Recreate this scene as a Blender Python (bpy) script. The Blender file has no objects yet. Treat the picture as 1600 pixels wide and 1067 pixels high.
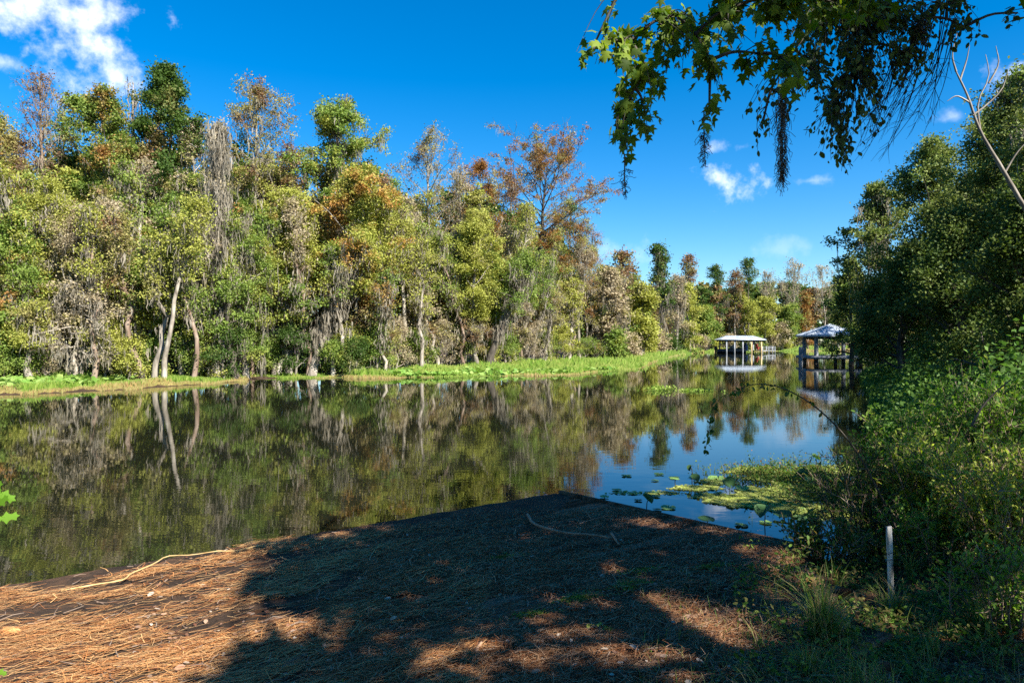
import bpy, math, numpy as np
from mathutils import Vector
PI = math.pi
sc = bpy.context.scene
COL = sc.collection
RNG = np.random.default_rng
F, CX, HY, CH = 1066.7, 800.0, 533.0, 2.1      # focal length in photo pixels, centre, horizon row, eye height over the water
def X(px, Y): return (px - CX) / F * Y
def Zp(py, Y): return CH + (HY - py) / F * Y
def P(px, py, Y): return np.array([X(px, Y), Y, Zp(py, Y)])
SUN_EL, SUN_H = math.radians(41), np.array([0.74, -0.67])
SUN_H = SUN_H / np.linalg.norm(SUN_H)
SUN = np.array([SUN_H[0]*math.cos(SUN_EL), SUN_H[1]*math.cos(SUN_EL), math.sin(SUN_EL)])

# ------------------------------------------------------------------ materials
def nodes(name):
    m = bpy.data.materials.new(name); m.use_nodes = True
    nt = m.node_tree; nt.nodes.clear()
    return m, nt, nt.nodes, nt.links
def N(nt, t, **kw):
    n = nt.nodes.new(t)
    for k, v in kw.items():
        if k.startswith('i_'):
            n.inputs[k[2:].replace('_', ' ')].default_value = v
        else: setattr(n, k, v)
    return n
def ramp(nt, fac, stops, interp='LINEAR'):
    r = nt.nodes.new('ShaderNodeValToRGB'); r.color_ramp.interpolation = interp
    e = r.color_ramp.elements
    while len(e) < len(stops): e.new(0.5)
    for i, (p, c) in enumerate(stops):
        e[i].position = p; e[i].color = (*c, 1) if len(c) == 3 else c
    nt.links.new(fac, r.inputs[0]); return r.outputs[0]
def mix(nt, fac, a, b, blend='MIX'):
    m = nt.nodes.new('ShaderNodeMix'); m.data_type = 'RGBA'; m.blend_type = blend
    for i, v in ((0, fac), (6, a), (7, b)):
        if hasattr(v, 'is_output'): nt.links.new(v, m.inputs[i])
        else: m.inputs[i].default_value = v if i == 0 else (*v, 1)
    return m.outputs[2]
def noise(nt, scale, detail=3, coord='Object', vec=None, rough=.55, scl=None):
    if vec is None:
        tc = nt.nodes.new('ShaderNodeTexCoord'); vec = tc.outputs[coord]
    if scl is not None:
        mp = nt.nodes.new('ShaderNodeMapping'); mp.inputs['Scale'].default_value = scl[:3]
        if len(scl) > 3: mp.inputs['Rotation'].default_value = (0, 0, scl[3])
        nt.links.new(vec, mp.inputs[0]); vec = mp.outputs[0]
    n = nt.nodes.new('ShaderNodeTexNoise'); n.inputs['Scale'].default_value = scale
    n.inputs['Detail'].default_value = detail; n.inputs['Roughness'].default_value = rough
    nt.links.new(vec, n.inputs['Vector']); return n.outputs['Fac']
def leaf_mat(name, cols, patch=None, pscale=.45, pcut=(.52, .62), trans=.35, gloss=.10, mass=None):
    """cols: colour of single leaves; patch: colours of whole boughs that have turned"""
    m, nt, nn, L = nodes(name)
    g = nn.new('ShaderNodeNewGeometry'); rnd = g.outputs['Random Per Island']
    if mass is None: mass = .55 if patch and name.startswith('leaf_') else 0
    if mass:
        mr = nn.new('ShaderNodeMapRange'); L.new(noise(nt, 1.1, 3, rough=.6), mr.inputs['Value']); mr.inputs['From Min'].default_value = .3; mr.inputs['From Max'].default_value = .7
        mm = nn.new('ShaderNodeMix'); mm.inputs[0].default_value = mass; L.new(rnd, mm.inputs[2]); L.new(mr.outputs[0], mm.inputs[3]); rnd = mm.outputs[0]
    k = len(cols)
    c = ramp(nt, rnd, [(i/max(1, k-1), x) for i, x in enumerate(cols)])
    if patch:
        k = len(patch)
        c2 = ramp(nt, rnd, [(i/max(1, k-1), x) for i, x in enumerate(patch)])
        oi = nn.new('ShaderNodeObjectInfo'); tc = nn.new('ShaderNodeTexCoord')
        va = nn.new('ShaderNodeVectorMath'); va.operation = 'MULTIPLY_ADD'
        L.new(oi.outputs['Random'], va.inputs[0]); va.inputs[1].default_value = (90, 70, 50); L.new(tc.outputs['Object'], va.inputs[2])
        f = ramp(nt, noise(nt, pscale, 3, vec=va.outputs[0], rough=.7), [(pcut[0], (0, 0, 0)), (pcut[1], (1, 1, 1))])
        c = mix(nt, f, c, c2)
    d = nn.new('ShaderNodeBsdfPrincipled'); d.inputs['Roughness'].default_value = .6
    d.inputs['Specular IOR Level'].default_value = gloss * 1.8
    L.new(c, d.inputs['Base Color'])
    t = nn.new('ShaderNodeBsdfTranslucent')
    hs = nn.new('ShaderNodeHueSaturation'); hs.inputs['Value'].default_value = 1.25; hs.inputs['Saturation'].default_value = 1.1
    L.new(c, hs.inputs['Color']); L.new(hs.outputs[0], t.inputs[0])
    mx = nn.new('ShaderNodeMixShader'); mx.inputs[0].default_value = trans
    L.new(d.outputs[0], mx.inputs[1]); L.new(t.outputs[0], mx.inputs[2])
    o = nn.new('ShaderNodeOutputMaterial'); L.new(mx.outputs[0], o.inputs[0])
    return m
def solid(name, stops, scale=6, detail=4, rough=.8, scl=None, bump=0, coord='Object', metal=0, bscale=None, spec=.3):
    m, nt, nn, L = nodes(name)
    fac = noise(nt, scale, detail, coord, scl=scl)
    c = ramp(nt, fac, stops)
    d = nn.new('ShaderNodeBsdfPrincipled'); d.inputs['Roughness'].default_value = rough
    d.inputs['Metallic'].default_value = metal; d.inputs['Specular IOR Level'].default_value = spec
    L.new(c, d.inputs['Base Color'])
    if bump:
        b = nn.new('ShaderNodeBump'); b.inputs['Strength'].default_value = bump; b.inputs['Distance'].default_value = .02
        L.new(noise(nt, bscale or scale*2, 4, coord, scl=scl), b.inputs['Height']); L.new(b.outputs[0], d.inputs['Normal'])
    o = nn.new('ShaderNodeOutputMaterial'); L.new(d.outputs[0], o.inputs[0])
    return m
YG = [(.17,.20,.03), (.30,.31,.06), (.41,.42,.09), (.20,.25,.035)]
GR = [(.07,.13,.02), (.14,.22,.035), (.24,.31,.07), (.10,.17,.028)]
DK = [(.018,.040,.010), (.035,.07,.014), (.07,.11,.025), (.03,.055,.014)]
OL = [(.15,.16,.035), (.26,.25,.07), (.38,.33,.13), (.18,.19,.04)]
RU = [(.26,.11,.035), (.34,.18,.05), (.20,.085,.03), (.38,.25,.08)]
BR = [(.20,.10,.05), (.28,.16,.08), (.14,.08,.04), (.32,.21,.11)]
RD = [(.20,.06,.035), (.28,.11,.045), (.20,.04,.025)]
TN = [(.34,.27,.17), (.42,.35,.22), (.26,.20,.12)]
M = {
 'yg': leaf_mat('leaf_yellow_green', YG, OL, pcut=(.56,.68)),
 'yo': leaf_mat('leaf_yellow_orange', YG + [(.38,.30,.07)], [(.34,.18,.05),(.45,.28,.08),(.42,.20,.06),(.36,.33,.08)], .38, (.48,.58)),
 'gr': leaf_mat('leaf_green', GR, YG, .5, (.5,.62)),
 'dk': leaf_mat('leaf_dark_green', [(.03,.065,.012),(.06,.11,.02),(.10,.16,.03)], OL, .6, (.55,.68)),
 'ol': leaf_mat('leaf_olive', OL, BR, .5, (.50,.60)),
 'ru': leaf_mat('leaf_rust', RU, OL, .5, (.50,.60)),
 'rg': leaf_mat('leaf_red_green', GR + YG[:2], [RD[0], RU[1], RU[3], OL[2]], .6, (.50,.62)),
 'br': leaf_mat('leaf_brown', BR, OL, .5, (.5,.6)),
 'tn': leaf_mat('leaf_tan', TN, OL, .6, (.50,.60)),
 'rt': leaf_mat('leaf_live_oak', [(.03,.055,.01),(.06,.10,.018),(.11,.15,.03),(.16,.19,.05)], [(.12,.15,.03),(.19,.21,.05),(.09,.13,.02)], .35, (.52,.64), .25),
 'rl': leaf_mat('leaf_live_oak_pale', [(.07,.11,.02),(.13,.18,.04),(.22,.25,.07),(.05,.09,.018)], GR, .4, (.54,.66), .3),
 'moss': leaf_mat('spanish_moss_grey', [(.17,.15,.11), (.27,.24,.18), (.38,.34,.27)], None, trans=.35, gloss=.02),
 'mossd': leaf_mat('spanish_moss_dark', [(.12,.10,.07), (.24,.20,.14)], None, trans=.2, gloss=.02),
 'bark': solid('bark_grey', [(.3,(.10,.085,.065)), (.5,(.22,.19,.15)), (.7,(.36,.32,.26))], 5, 5, scl=(1,1,.25), bump=.6),
 'barkw': solid('bark_pale', [(.32,(.11,.09,.07)), (.5,(.30,.26,.20)), (.68,(.50,.45,.37))], 3.5, 6, scl=(1,1,.35), bump=.4),
 'barkd': solid('bark_dark', [(.3,(.03,.025,.02)), (.6,(.09,.075,.055)), (.8,(.15,.13,.10))], 8, 5, scl=(1,1,.3), bump=.6),
 'barkb': solid('bark_brown', [(.3,(.12,.075,.05)), (.5,(.20,.14,.10)), (.7,(.30,.24,.18))], 5, 5, scl=(1,1,.25), bump=.6),
}

# ------------------------------------------------------------------ mesh building
class MB:
    def __init__(s): s.v, s.f, s.n, s.mi = [], [], 0, []
    def add(s, v, f, mi=0):
        v = np.asarray(v, np.float32).reshape(-1, 3); f = np.asarray(f, np.int64)
        s.v.append(v); s.f.append(f + s.n); s.n += len(v); s.mi.append(np.full(len(f), mi, np.int32))
    def merge(s, o, off=(0,0,0), mi=0):
        if not o.n: return
        for v in o.v: s.v.append(v + np.asarray(off, np.float32))
        for f in o.f: s.f.append(f + s.n)
        for f in o.f: s.mi.append(np.full(len(f), mi, np.int32))
        s.n += o.n
    def mesh(s, name, mats, smooth=False):
        me = bpy.data.meshes.new(name)
        if not s.n: return me
        V = np.concatenate(s.v).astype(np.float32)
        me.vertices.add(len(V)); me.vertices.foreach_set('co', V.ravel())
        li = np.concatenate([f.ravel() for f in s.f]).astype(np.int32)
        tot = np.concatenate([np.full(len(f), f.shape[1], np.int32) for f in s.f])
        st = np.concatenate([[0], np.cumsum(tot)[:-1]]).astype(np.int32)
        me.loops.add(len(li)); me.loops.foreach_set('vertex_index', li)
        me.polygons.add(len(tot)); me.polygons.foreach_set('loop_start', st); me.polygons.foreach_set('loop_total', tot)
        for m in (mats if isinstance(mats, (list, tuple)) else [mats]): me.materials.append(m)
        mi = np.concatenate(s.mi)
        if mi.any(): me.polygons.foreach_set('material_index', mi)
        if smooth: me.polygons.foreach_set('use_smooth', np.ones(len(tot), bool))
        me.update(calc_edges=True); me.validate()
        return me
    def build(s, name, mats, parent=None, loc=None, smooth=False):
        o = bpy.data.objects.new(name, s.mesh(name, mats, smooth)); COL.objects.link(o)
        if parent: o.parent = parent
        if loc is not None: o.location = loc
        return o
    def tube(s, pts, rad, sides=5, cap=True, mi=0):
        pts = np.asarray(pts, float); n = len(pts); rad = np.broadcast_to(rad, (n,))
        t = np.gradient(pts, axis=0); t /= np.linalg.norm(t, axis=1, keepdims=True) + 1e-9
        ref = np.array([1., 0, 0]) if abs(t[0][0]) < .8 else np.array([0, 1., 0])
        a = np.cross(t, ref); a /= np.linalg.norm(a, axis=1, keepdims=True) + 1e-9
        b = np.cross(t, a)
        th = np.arange(sides) * 2*PI/sides
        ring = pts[:, None] + rad[:, None, None] * (np.cos(th)[None, :, None]*a[:, None] + np.sin(th)[None, :, None]*b[:, None])
        i = np.arange(n-1)[:, None]*sides; j = np.arange(sides)[None]; k = (j+1) % sides
        f = np.stack([i+j, i+k, i+k+sides, i+j+sides], -1).reshape(-1, 4)
        s.add(ring.reshape(-1, 3), f, mi)
        if cap and sides > 3:
            for r in (ring[0], ring[-1]):
                c = r.mean(0); q = np.arange(sides)
                s.add(np.vstack([r, c]), np.stack([q, (q+1) % sides, np.full(sides, sides)], 1), mi)
    def box(s, c, d, rot=0, mi=0, tilt=0):
        c = np.asarray(c, float); d = np.asarray(d, float)/2
        v = np.array([[x, y, z] for x in (-1, 1) for y in (-1, 1) for z in (-1, 1)]) * d
        if tilt: v = v @ np.array([[math.cos(tilt), 0, -math.sin(tilt)], [0, 1, 0], [math.sin(tilt), 0, math.cos(tilt)]])
        R = np.array([[math.cos(rot), math.sin(rot), 0], [-math.sin(rot), math.cos(rot), 0], [0, 0, 1]])
        s.add(v @ R + c, [[0,1,3,2],[4,6,7,5],[0,4,5,1],[2,3,7,6],[0,2,6,4],[1,5,7,3]], mi)
def unit(v): return v / (np.linalg.norm(v, axis=-1, keepdims=True) + 1e-9)
def frames(rng, n, up=.5, droop=0.):
    nrm = unit(rng.normal(size=(n, 3)) + np.array([0, 0, up]))
    a = rng.normal(size=(n, 3)) + np.array([0, 0, -droop]); a = unit(a - (a*nrm).sum(1, keepdims=True)*nrm)
    return a, np.cross(nrm, a), nrm
def leaves(mb, rng, C, size, asp=.34, up=.5, droop=0., mi=0, var=(.6, 1.35)):
    n = len(C)
    if not n: return
    a, b, nn = frames(rng, n, up, droop)
    s = (size * rng.uniform(*var, n))[:, None]
    fold = nn * s * .10
    v = np.stack([C - a*s*.5, C + b*s*asp + fold, C + a*s*.5, C - b*s*asp + fold], 1)
    mb.add(v.reshape(-1, 3), np.arange(4*n).reshape(n, 4), mi)
def place(mb, tv, tf, C, a, b, nn, s, mi=0):
    """template vertices (across, along, up) set at each C"""
    n = len(C); tv = np.asarray(tv, float); s = np.broadcast_to(s, (n,))
    v = C[:, None] + s[:, None, None]*(tv[None, :, 0:1]*b[:, None] + tv[None, :, 1:2]*a[:, None] + tv[None, :, 2:3]*nn[:, None])
    f = (np.asarray(tf)[None] + (np.arange(n)*len(tv))[:, None, None]).reshape(-1, np.asarray(tf).shape[1])
    mb.add(v.reshape(-1, 3), f, mi)
_ol = [(0,0),(.16,-.07),(.34,-.02),(.50,.12),(.36,.20),(.30,.30),(.46,.42),(.60,.66),(.38,.60),(.20,.58),(.15,.80),(0,1.08)]
_ol = _ol + [(-x, y) for x, y in _ol[-2:0:-1]]
MAPLE_V = [(0, .34, .02)] + [(x, y, -.22*abs(x) - .16*max(0, y)**2) for x, y in _ol]
MAPLE_F = [[0, i+1, (i+1) % len(_ol) + 1] for i in range(len(_ol))]
OVAL_V = [(0,0,0),(.16,.22,.05),(.21,.55,.04),(.12,.85,0),(0,1,-.05),(-.12,.85,0),(-.21,.55,.04),(-.16,.22,.05),(0,.5,-.02)]
OVAL_F = [[8, i, (i+1) % 8] for i in range(8)]
LANCE_V = [(0,0,0),(.10,.35,.04),(.07,.7,.02),(0,1,-.08),(-.07,.7,.02),(-.10,.35,.04)]
LANCE_F = [[0,1,2],[0,2,3],[0,3,4],[0,4,5]]

def strands(mb, rng, C, length, width=.05, k=3, spread=.12, mi=0):
    """ragged hanging strips: n points, k strips each"""
    C = np.repeat(C, k, 0); n = len(C)
    if not n: return
    C = C + rng.normal(0, spread, (n, 3)) * (1, 1, .5)
    L = length * rng.uniform(.25, 1.2, n)
    ang = rng.uniform(0, PI, n); d = np.stack([np.cos(ang), np.sin(ang), 0*ang], 1)
    w = width * rng.uniform(.5, 1.3, n)
    rows = []
    for j, (t, ww) in enumerate(((0, .5), (.3, 1), (.65, .7), (1, .12))):
        q = C + rng.normal(0, .075, (n, 3)) * (1 if j else 0) * L[:, None] + np.array([0, 0, -1.])*(L*t)[:, None]
        rows += [q - d*(w*ww)[:, None], q + d*(w*ww)[:, None]]
    v = np.stack(rows, 1)
    base = (np.arange(n)*8)[:, None, None]
    f = (np.array([[0,1,3,2],[2,3,5,4],[4,5,7,6]])[None] + base).reshape(-1, 4)
    mb.add(v.reshape(-1, 3), f, mi)

SL = ([-200, 0, 200, 385, 395, 600, 900, 1000, 1040, 1075, 1120, 1330], [22.5, 26.6, 29.9, 35.6, 39.5, 38.8, 42.8, 52.5, 84, 112, 143, 153])
PROF = {
 'oval': lambda u: max(.12, math.sin(PI*(.12+.80*u)))**.75,
 'cone': lambda u: (1-u)**.8*.95 + .1,
 'col':  lambda u: .75 if u < .8 else .75*(1-u)/.2 + .1,
 'umb':  lambda u: .35 + .9*math.sin(PI*min(1, .05+.85*u)),
 'low':  lambda u: max(.15, math.cos(PI/2*u))**.6,
}
def tree_geo(seed, H, R, h0=.3, n1=24, n2=5, lean=(0, 0), tr=.16, prof='oval', e=(.3, 1.1), leaf_n=9000, leaf_s=.17,
             clump=.31, curve=.25, moss=0, mlen=.9, wob=.25, twigs=0, skip=.2, droop=.3, trunk_moss=0, top_r=.02, flare=1.25, tms=.16):
    r = RNG(seed); wood, leaf, ms = MB(), MB(), MB()
    n = 10; t = np.linspace(0, 1, n)
    w = np.cumsum(r.normal(0, wob/3, (n, 2)), 0); w -= w[0]
    tp = np.stack([lean[0]*H*t**1.2 + w[:, 0], lean[1]*H*t**1.2 + w[:, 1], H*t*.97], 1); tp[0, 2] = -.3
    rad = tr*(1-t)**.75 + top_r; rad[0] *= flare; rad[1] *= 1.1
    wood.tube(tp, rad, 7)
    def at(u): return np.array([np.interp(u, t, tp[:, i]) for i in range(3)])
    cl, wt, br_pts = [], [], []
    f = PROF[prof]
    for i in range(n1):
        u = ((i + r.uniform(.1, .9))/n1)**.9; h = h0 + (1-h0)*u*.98
        az = i*2.399 + r.uniform(-.5, .5); L = R*f(u)*r.uniform(.6, 1.2)
        el = e[0] + (e[1]-e[0])*u + r.normal(0, .15)
        p = at(h); pts = [p]
        d = np.array([math.cos(az)*math.cos(el), math.sin(az)*math.cos(el), math.sin(el)])
        for k in range(4):
            d = unit(d + np.array([0, 0, curve*.35]) + r.normal(0, .16, 3)); pts.append(pts[-1] + d*L/4)
        pts = np.array(pts); br = np.interp(h, t, rad)*.5*min(1, L/R+.2)
        wood.tube(pts, np.linspace(max(br, .02), .012, 5), 4, cap=False)
        br_pts.append(pts[1:])
        for k in range(n2):
            s = r.uniform(.2, 1); q = pts[0] + 0; j = min(3, int(s*4)); q = pts[j] + (pts[j+1]-pts[j])*(s*4-j)
            dd = unit(unit(pts[-1]-pts[0]) + r.normal(0, .75, 3) + np.array([0, 0, .1]))
            l2 = max(.35, L*.42*(1.15-.5*s)*r.uniform(.6, 1.2))
            q1 = q + dd*l2*.5; q2 = q1 + unit(dd + r.normal(0, .35, 3) + np.array([0, 0, -.1]))*l2*.5
            wood.tube([q, q1, q2], [max(.012, br*.35), .012, .007], 3, cap=False)
            br_pts.append(np.array([q1, q2]))
            for _ in range(twigs):
                q3 = q1 + (q2-q1)*r.uniform(-.6, 1); d3 = unit(dd + r.normal(0, .8, 3) + np.array([0, 0, .2]))*l2*r.uniform(.3, .6)
                wood.tube([q3, q3+d3*.5, q3+d3+r.normal(0, .05, 3)], [.010, .008, .004], 3, cap=False)
            if r.random() > skip:
                cl += [q1, q2, (q1+q2)/2, q2 + r.normal(0, .2, 3)]; wt += list(r.uniform(.3, 1.3, 4))
    if leaf_n and cl:
        cl = np.array(cl); wt = np.array(wt)
        cnt = r.multinomial(leaf_n, wt/wt.sum())
        C = np.repeat(cl, cnt, 0); C = C + np.clip(r.normal(0, 1, C.shape), -1.7, 1.7)*clump * (1, 1, .62) * r.uniform(.4, 1.2, (len(C), 1))
        leaves(leaf, r, C, leaf_s, up=.7, droop=droop)
    if moss:
        bp = np.concatenate(br_pts); C = bp[r.integers(0, len(bp), moss)] + r.normal(0, .05, (moss, 3))
        strands(ms, r, C, mlen, .024, 6, .13)
    if trunk_moss:
        u = r.uniform(h0*.5, 1, trunk_moss); C = np.array([at(x) for x in u]) + r.normal(0, .22, (trunk_moss, 3))*(1, 1, .3)
        strands(ms, r, C, mlen*1.1, .035, 6, tms)
    return wood, leaf, ms
def tag(o, label=None, cat=None, group=None, kind=None):
    for k, v in (('label', label), ('category', cat), ('group', group), ('kind', kind)):
        if v: o[k] = v
    return o
def empty(name, loc, label, cat, group=None):
    o = bpy.data.objects.new(name, None); COL.objects.link(o); o.location = loc; o.empty_display_size = .3
    return tag(o, label, cat, group)
def tree(name, label, px, Y, top, Rpx, leafm, bark='bark', group=None, zb=.25, seed=None, cat='tree', **kw):
    if px < 1345 and Y > 30 and zb < .28: Y = max(Y, float(np.interp(px, *SL)) + (1.2 if px < 960 else 3))
    x = X(px, Y); H = (Zp(top, Y) - zb)*(.86 if kw.get('prof') == 'umb' else .97); R = Rpx/F*Y
    if zb < .28: kw['leaf_n'] = int(kw.get('leaf_n', 9000)*1.9); kw['leaf_s'] = kw.get('leaf_s', .17)*.69
    geo = tree_geo(seed or int(px*7+Y*13), H, R, **kw)
    root = empty(name, (x, Y, zb), label, cat, group)
    geo[0].build('trunk', M[bark], root, smooth=True)
    if geo[1].n: geo[1].build('crown', M[leafm], root)
    if geo[2].n: geo[2].build('moss_foliage', M['moss'], root)
    return root

# ------------------------------------------------------------------ terrain and water
POLY = np.array([(-4.6,5.67),(.62,9.45),(2.64,6.6),(3.7,6.5),(5.0,8.6),(8.2,15),(13.6,25),(21,40),(30,55),(36,64),(44,78),(60,110),(76,152),
 (60,156),(38.8,145),(19.6,87),(10.5,56),(4.2,45),(-7.5,39.8),(-13.3,39.4),(-14,36),(-16.7,29.7),(-19.8,26.4),(-40,17),(-90,5),(-90,-60),(-60,-34)])
def sdist(x, y):
    """distance to the waterline, positive on land"""
    x = np.asarray(x, float); y = np.asarray(y, float); d = np.full(x.shape, 1e9); ins = np.zeros(x.shape, bool)
    for i in range(len(POLY)):
        a, b = POLY[i], POLY[(i+1) % len(POLY)]
        ab = b-a; t = np.clip(((x-a[0])*ab[0] + (y-a[1])*ab[1])/(ab@ab), 0, 1)
        d = np.minimum(d, np.hypot(x-a[0]-t*ab[0], y-a[1]-t*ab[1]))
        c = (a[1] > y) != (b[1] > y)
        with np.errstate(divide='ignore', invalid='ignore'):
            ins ^= c & (x < (b[0]-a[0])*(y-a[1])/(b[1]-a[1]+1e-12) + a[0])
    return np.where(ins, -d, d)
def ground_z(x, y):
    d = sdist(x, y)
    near = np.exp(-((np.asarray(x)-1)**2 + (np.asarray(y)-3)**2)/600)
    land = .015 + np.minimum(d, 9)*(.022 + .011*near)
    bump = (np.sin(np.asarray(x)*2.3)*np.cos(np.asarray(y)*1.9)*.012 + np.sin(np.asarray(x)*.7+1)*np.cos(np.asarray(y)*.6)*.03)*np.clip(d-.5, 0, 1)
    return np.where(d > 0, land + bump, np.maximum(-1.6, d*.16))
def gz(x, y): return float(ground_z(np.array([x]), np.array([y]))[0])
def grid(xs, ys, zf):
    mb = MB(); xx, yy = np.meshgrid(xs, ys); z = zf(xx, yy)
    v = np.stack([xx, yy, z], -1).reshape(-1, 3); nx = len(xs)
    i, j = np.meshgrid(np.arange(len(xs)-1), np.arange(len(ys)-1)); b = (j*nx + i).ravel()
    mb.add(v, np.stack([b, b+1, b+nx+1, b+nx], 1)); return mb
xs = np.unique(np.concatenate([np.linspace(-400, -60, 18), np.linspace(-60, -12, 60), np.linspace(-12, 12, 161), np.linspace(12, 90, 90), np.linspace(90, 500, 18)]))
ys = np.unique(np.concatenate([np.linspace(-80, -4, 24), np.linspace(-4, 12, 110), np.linspace(12, 170, 170), np.linspace(170, 600, 16)]))
m, nt, nn, L = nodes('forest_soil')
f1 = noise(nt, 3.2, 8, rough=.7); f2 = noise(nt, .6, 4)
c = ramp(nt, f1, [(.3, (.018,.012,.008)), (.5, (.05,.032,.02)), (.66, (.12,.065,.035)), (.8, (.20,.12,.07))])
c = mix(nt, ramp(nt, f2, [(.5, (0,0,0)), (.65, (.7,.7,.7))]), c, (.035,.022,.014))
d = nn.new('ShaderNodeBsdfPrincipled'); d.inputs['Roughness'].default_value = .9; d.inputs['Specular IOR Level'].default_value = .15
b = nn.new('ShaderNodeBump'); b.inputs['Strength'].default_value = .8; b.inputs['Distance'].default_value = .03
L.new(noise(nt, 26, 6, rough=.7), b.inputs['Height']); L.new(b.outputs[0], d.inputs['Normal']); L.new(c, d.inputs['Base Color'])
o = nn.new('ShaderNodeOutputMaterial'); L.new(d.outputs[0], o.inputs[0]); M['soil'] = m
tag(grid(xs, ys, ground_z).build('ground', M['soil'], smooth=True), kind='structure')

m, nt, nn, L = nodes('still_dark_water')
d = nn.new('ShaderNodeBsdfPrincipled'); d.inputs['Base Color'].default_value = (.010,.011,.006,1)
d.inputs['Roughness'].default_value = .015; d.inputs['IOR'].default_value = 1.55
tc = nn.new('ShaderNodeTexCoord')
h1 = noise(nt, 1.0, 2, vec=tc.outputs['Object'], scl=(2.2, 5.5, 1))
h2 = noise(nt, 1.0, 2, vec=tc.outputs['Object'], scl=(8, 17, 1))
calm = ramp(nt, noise(nt, .13, 2, vec=tc.outputs['Object']), [(.35, (.25,.25,.25)), (.62, (1,1,1))])
ma = nn.new('ShaderNodeMath'); ma.operation = 'MULTIPLY_ADD'; L.new(h2, ma.inputs[0]); ma.inputs[1].default_value = .12; L.new(h1, ma.inputs[2])
mm = nn.new('ShaderNodeMath'); mm.operation = 'MULTIPLY'; L.new(ma.outputs[0], mm.inputs[0]); L.new(calm, mm.inputs[1])
b = nn.new('ShaderNodeBump'); b.inputs['Strength'].default_value = 1; b.inputs['Distance'].default_value = .0011
L.new(mm.outputs[0], b.inputs['Height']); L.new(b.outputs[0], d.inputs['Normal'])
o = nn.new('ShaderNodeOutputMaterial'); L.new(d.outputs[0], o.inputs[0]); M['water'] = m
mb = MB(); mb.add([(-380,-75,0),(480,-75,0),(480,560,0),(-380,560,0)], [[0,1,2,3]])
tag(mb.build('water', M['water']), kind='structure')

# ------------------------------------------------------------------ planked ramp under pine straw
A = unit(np.array([5.25, 3.8])); Bn = np.array([A[1], -A[0]])     # along the boards / away from the water
C0 = np.array([.62, 9.45])
ramp_ang = math.atan2(A[1], A[0])
def ramp_xy(a, b): return C0 + A*a + Bn*b
m, nt, nn, L = nodes('weathered_ramp_boards')
g = nn.new('ShaderNodeNewGeometry'); tc = nn.new('ShaderNodeTexCoord')
wood_c = ramp(nt, noise(nt, 1, 6, vec=tc.outputs['Object'], scl=(1.2, 30, 1), rough=.7), [(.3, (.12,.075,.05)), (.5, (.30,.20,.14)), (.7, (.46,.33,.25))])
wood_c = mix(nt, ramp(nt, g.outputs['Random Per Island'], [(0, (.45,.43,.40)), (1, (1.0,.98,.96))]), wood_c, wood_c, 'MULTIPLY')
dirt = ramp(nt, noise(nt, 7, 6, vec=tc.outputs['Object'], scl=(.45, 1.2, 1), rough=.75), [(.35, (.020,.011,.006)), (.6, (.070,.035,.018)), (.8, (.18,.09,.045))])
cov = ramp(nt, noise(nt, 1, 5, vec=tc.outputs['Object'], scl=(.55, 3.2, 1), rough=.65), [(.45, (1,1,1)), (.56, (0,0,0))])
c = mix(nt, cov, wood_c, dirt)
mossf = ramp(nt, noise(nt, 1.1, 4, vec=tc.outputs['Object'], scl=(.6, 2.2, 1)), [(.64, (0,0,0)), (.70, (1,1,1))])
c = mix(nt, mossf, c, (.05,.075,.012))
d = nn.new('ShaderNodeBsdfPrincipled'); d.inputs['Roughness'].default_value = .9; d.inputs['Specular IOR Level'].default_value = .08; L.new(c, d.inputs['Base Color'])
b = nn.new('ShaderNodeBump'); b.inputs['Strength'].default_value = .7; b.inputs['Distance'].default_value = .012
L.new(noise(nt, 14, 6, vec=tc.outputs['Object'], scl=(.5, 2, 1)), b.inputs['Height']); L.new(b.outputs[0], d.inputs['Normal'])
o = nn.new('ShaderNodeOutputMaterial'); L.new(d.outputs[0], o.inputs[0]); M['boards'] = m
rg = RNG(5); bm_ = MB()
RU0, RU1, RW = -10.5, 0.0, 6.3
nb = int(RW/.205)
def board_z(x, y): return gz(x, y) + .035
for i in range(nb):
    b0 = .03 + i*.205; a1 = .10*math.sin(i) - b0*.04; a0 = RU0
    k = 22; a1 = -.01*b0 + .03*math.sin(i*2.3) if b0 < 3.55 else -.03 - (b0-3.55)*1.1 + .15*math.sin(i*1.9); aa = np.linspace(a0, a1, k)
    rows = []
    dz = rg.normal(0, .004)
    for a_ in aa:
        p0, p1 = ramp_xy(a_, b0), ramp_xy(a_, b0+.192)
        zc = .004 + .036*b0 + dz*.5
        if i == 0: zc -= .012
        rows.append([(p0[0], p0[1], zc), (p1[0], p1[1], zc + .008), (p1[0], p1[1], zc - .045), (p0[0], p0[1], zc - .055)])
    V = np.array(rows).reshape(-1, 3) - np.array([C0[0], C0[1], 0])
    f = []
    for q in range(k-1):
        for s_ in range(4): f.append([q*4+s_, q*4+(s_+1) % 4, q*4+4+(s_+1) % 4, q*4+4+s_])
    f.append([0,1,2,3]); f.append([(k-1)*4+3, (k-1)*4+2, (k-1)*4+1, (k-1)*4])
    V2 = V.copy(); ca, sa = math.cos(-ramp_ang), math.sin(-ramp_ang)
    V2[:, 0] = V[:, 0]*ca - V[:, 1]*sa; V2[:, 1] = V[:, 0]*sa + V[:, 1]*ca
    bm_.add(V2, f)
rp = empty('boat_ramp', (C0[0], C0[1], 0), 'low weathered plank ramp covered in pine straw at the water edge', 'ramp')
rp.rotation_euler = (0, 0, ramp_ang)
bm_.build('planking', M['boards'], rp)
mb = MB(); V = []
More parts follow.
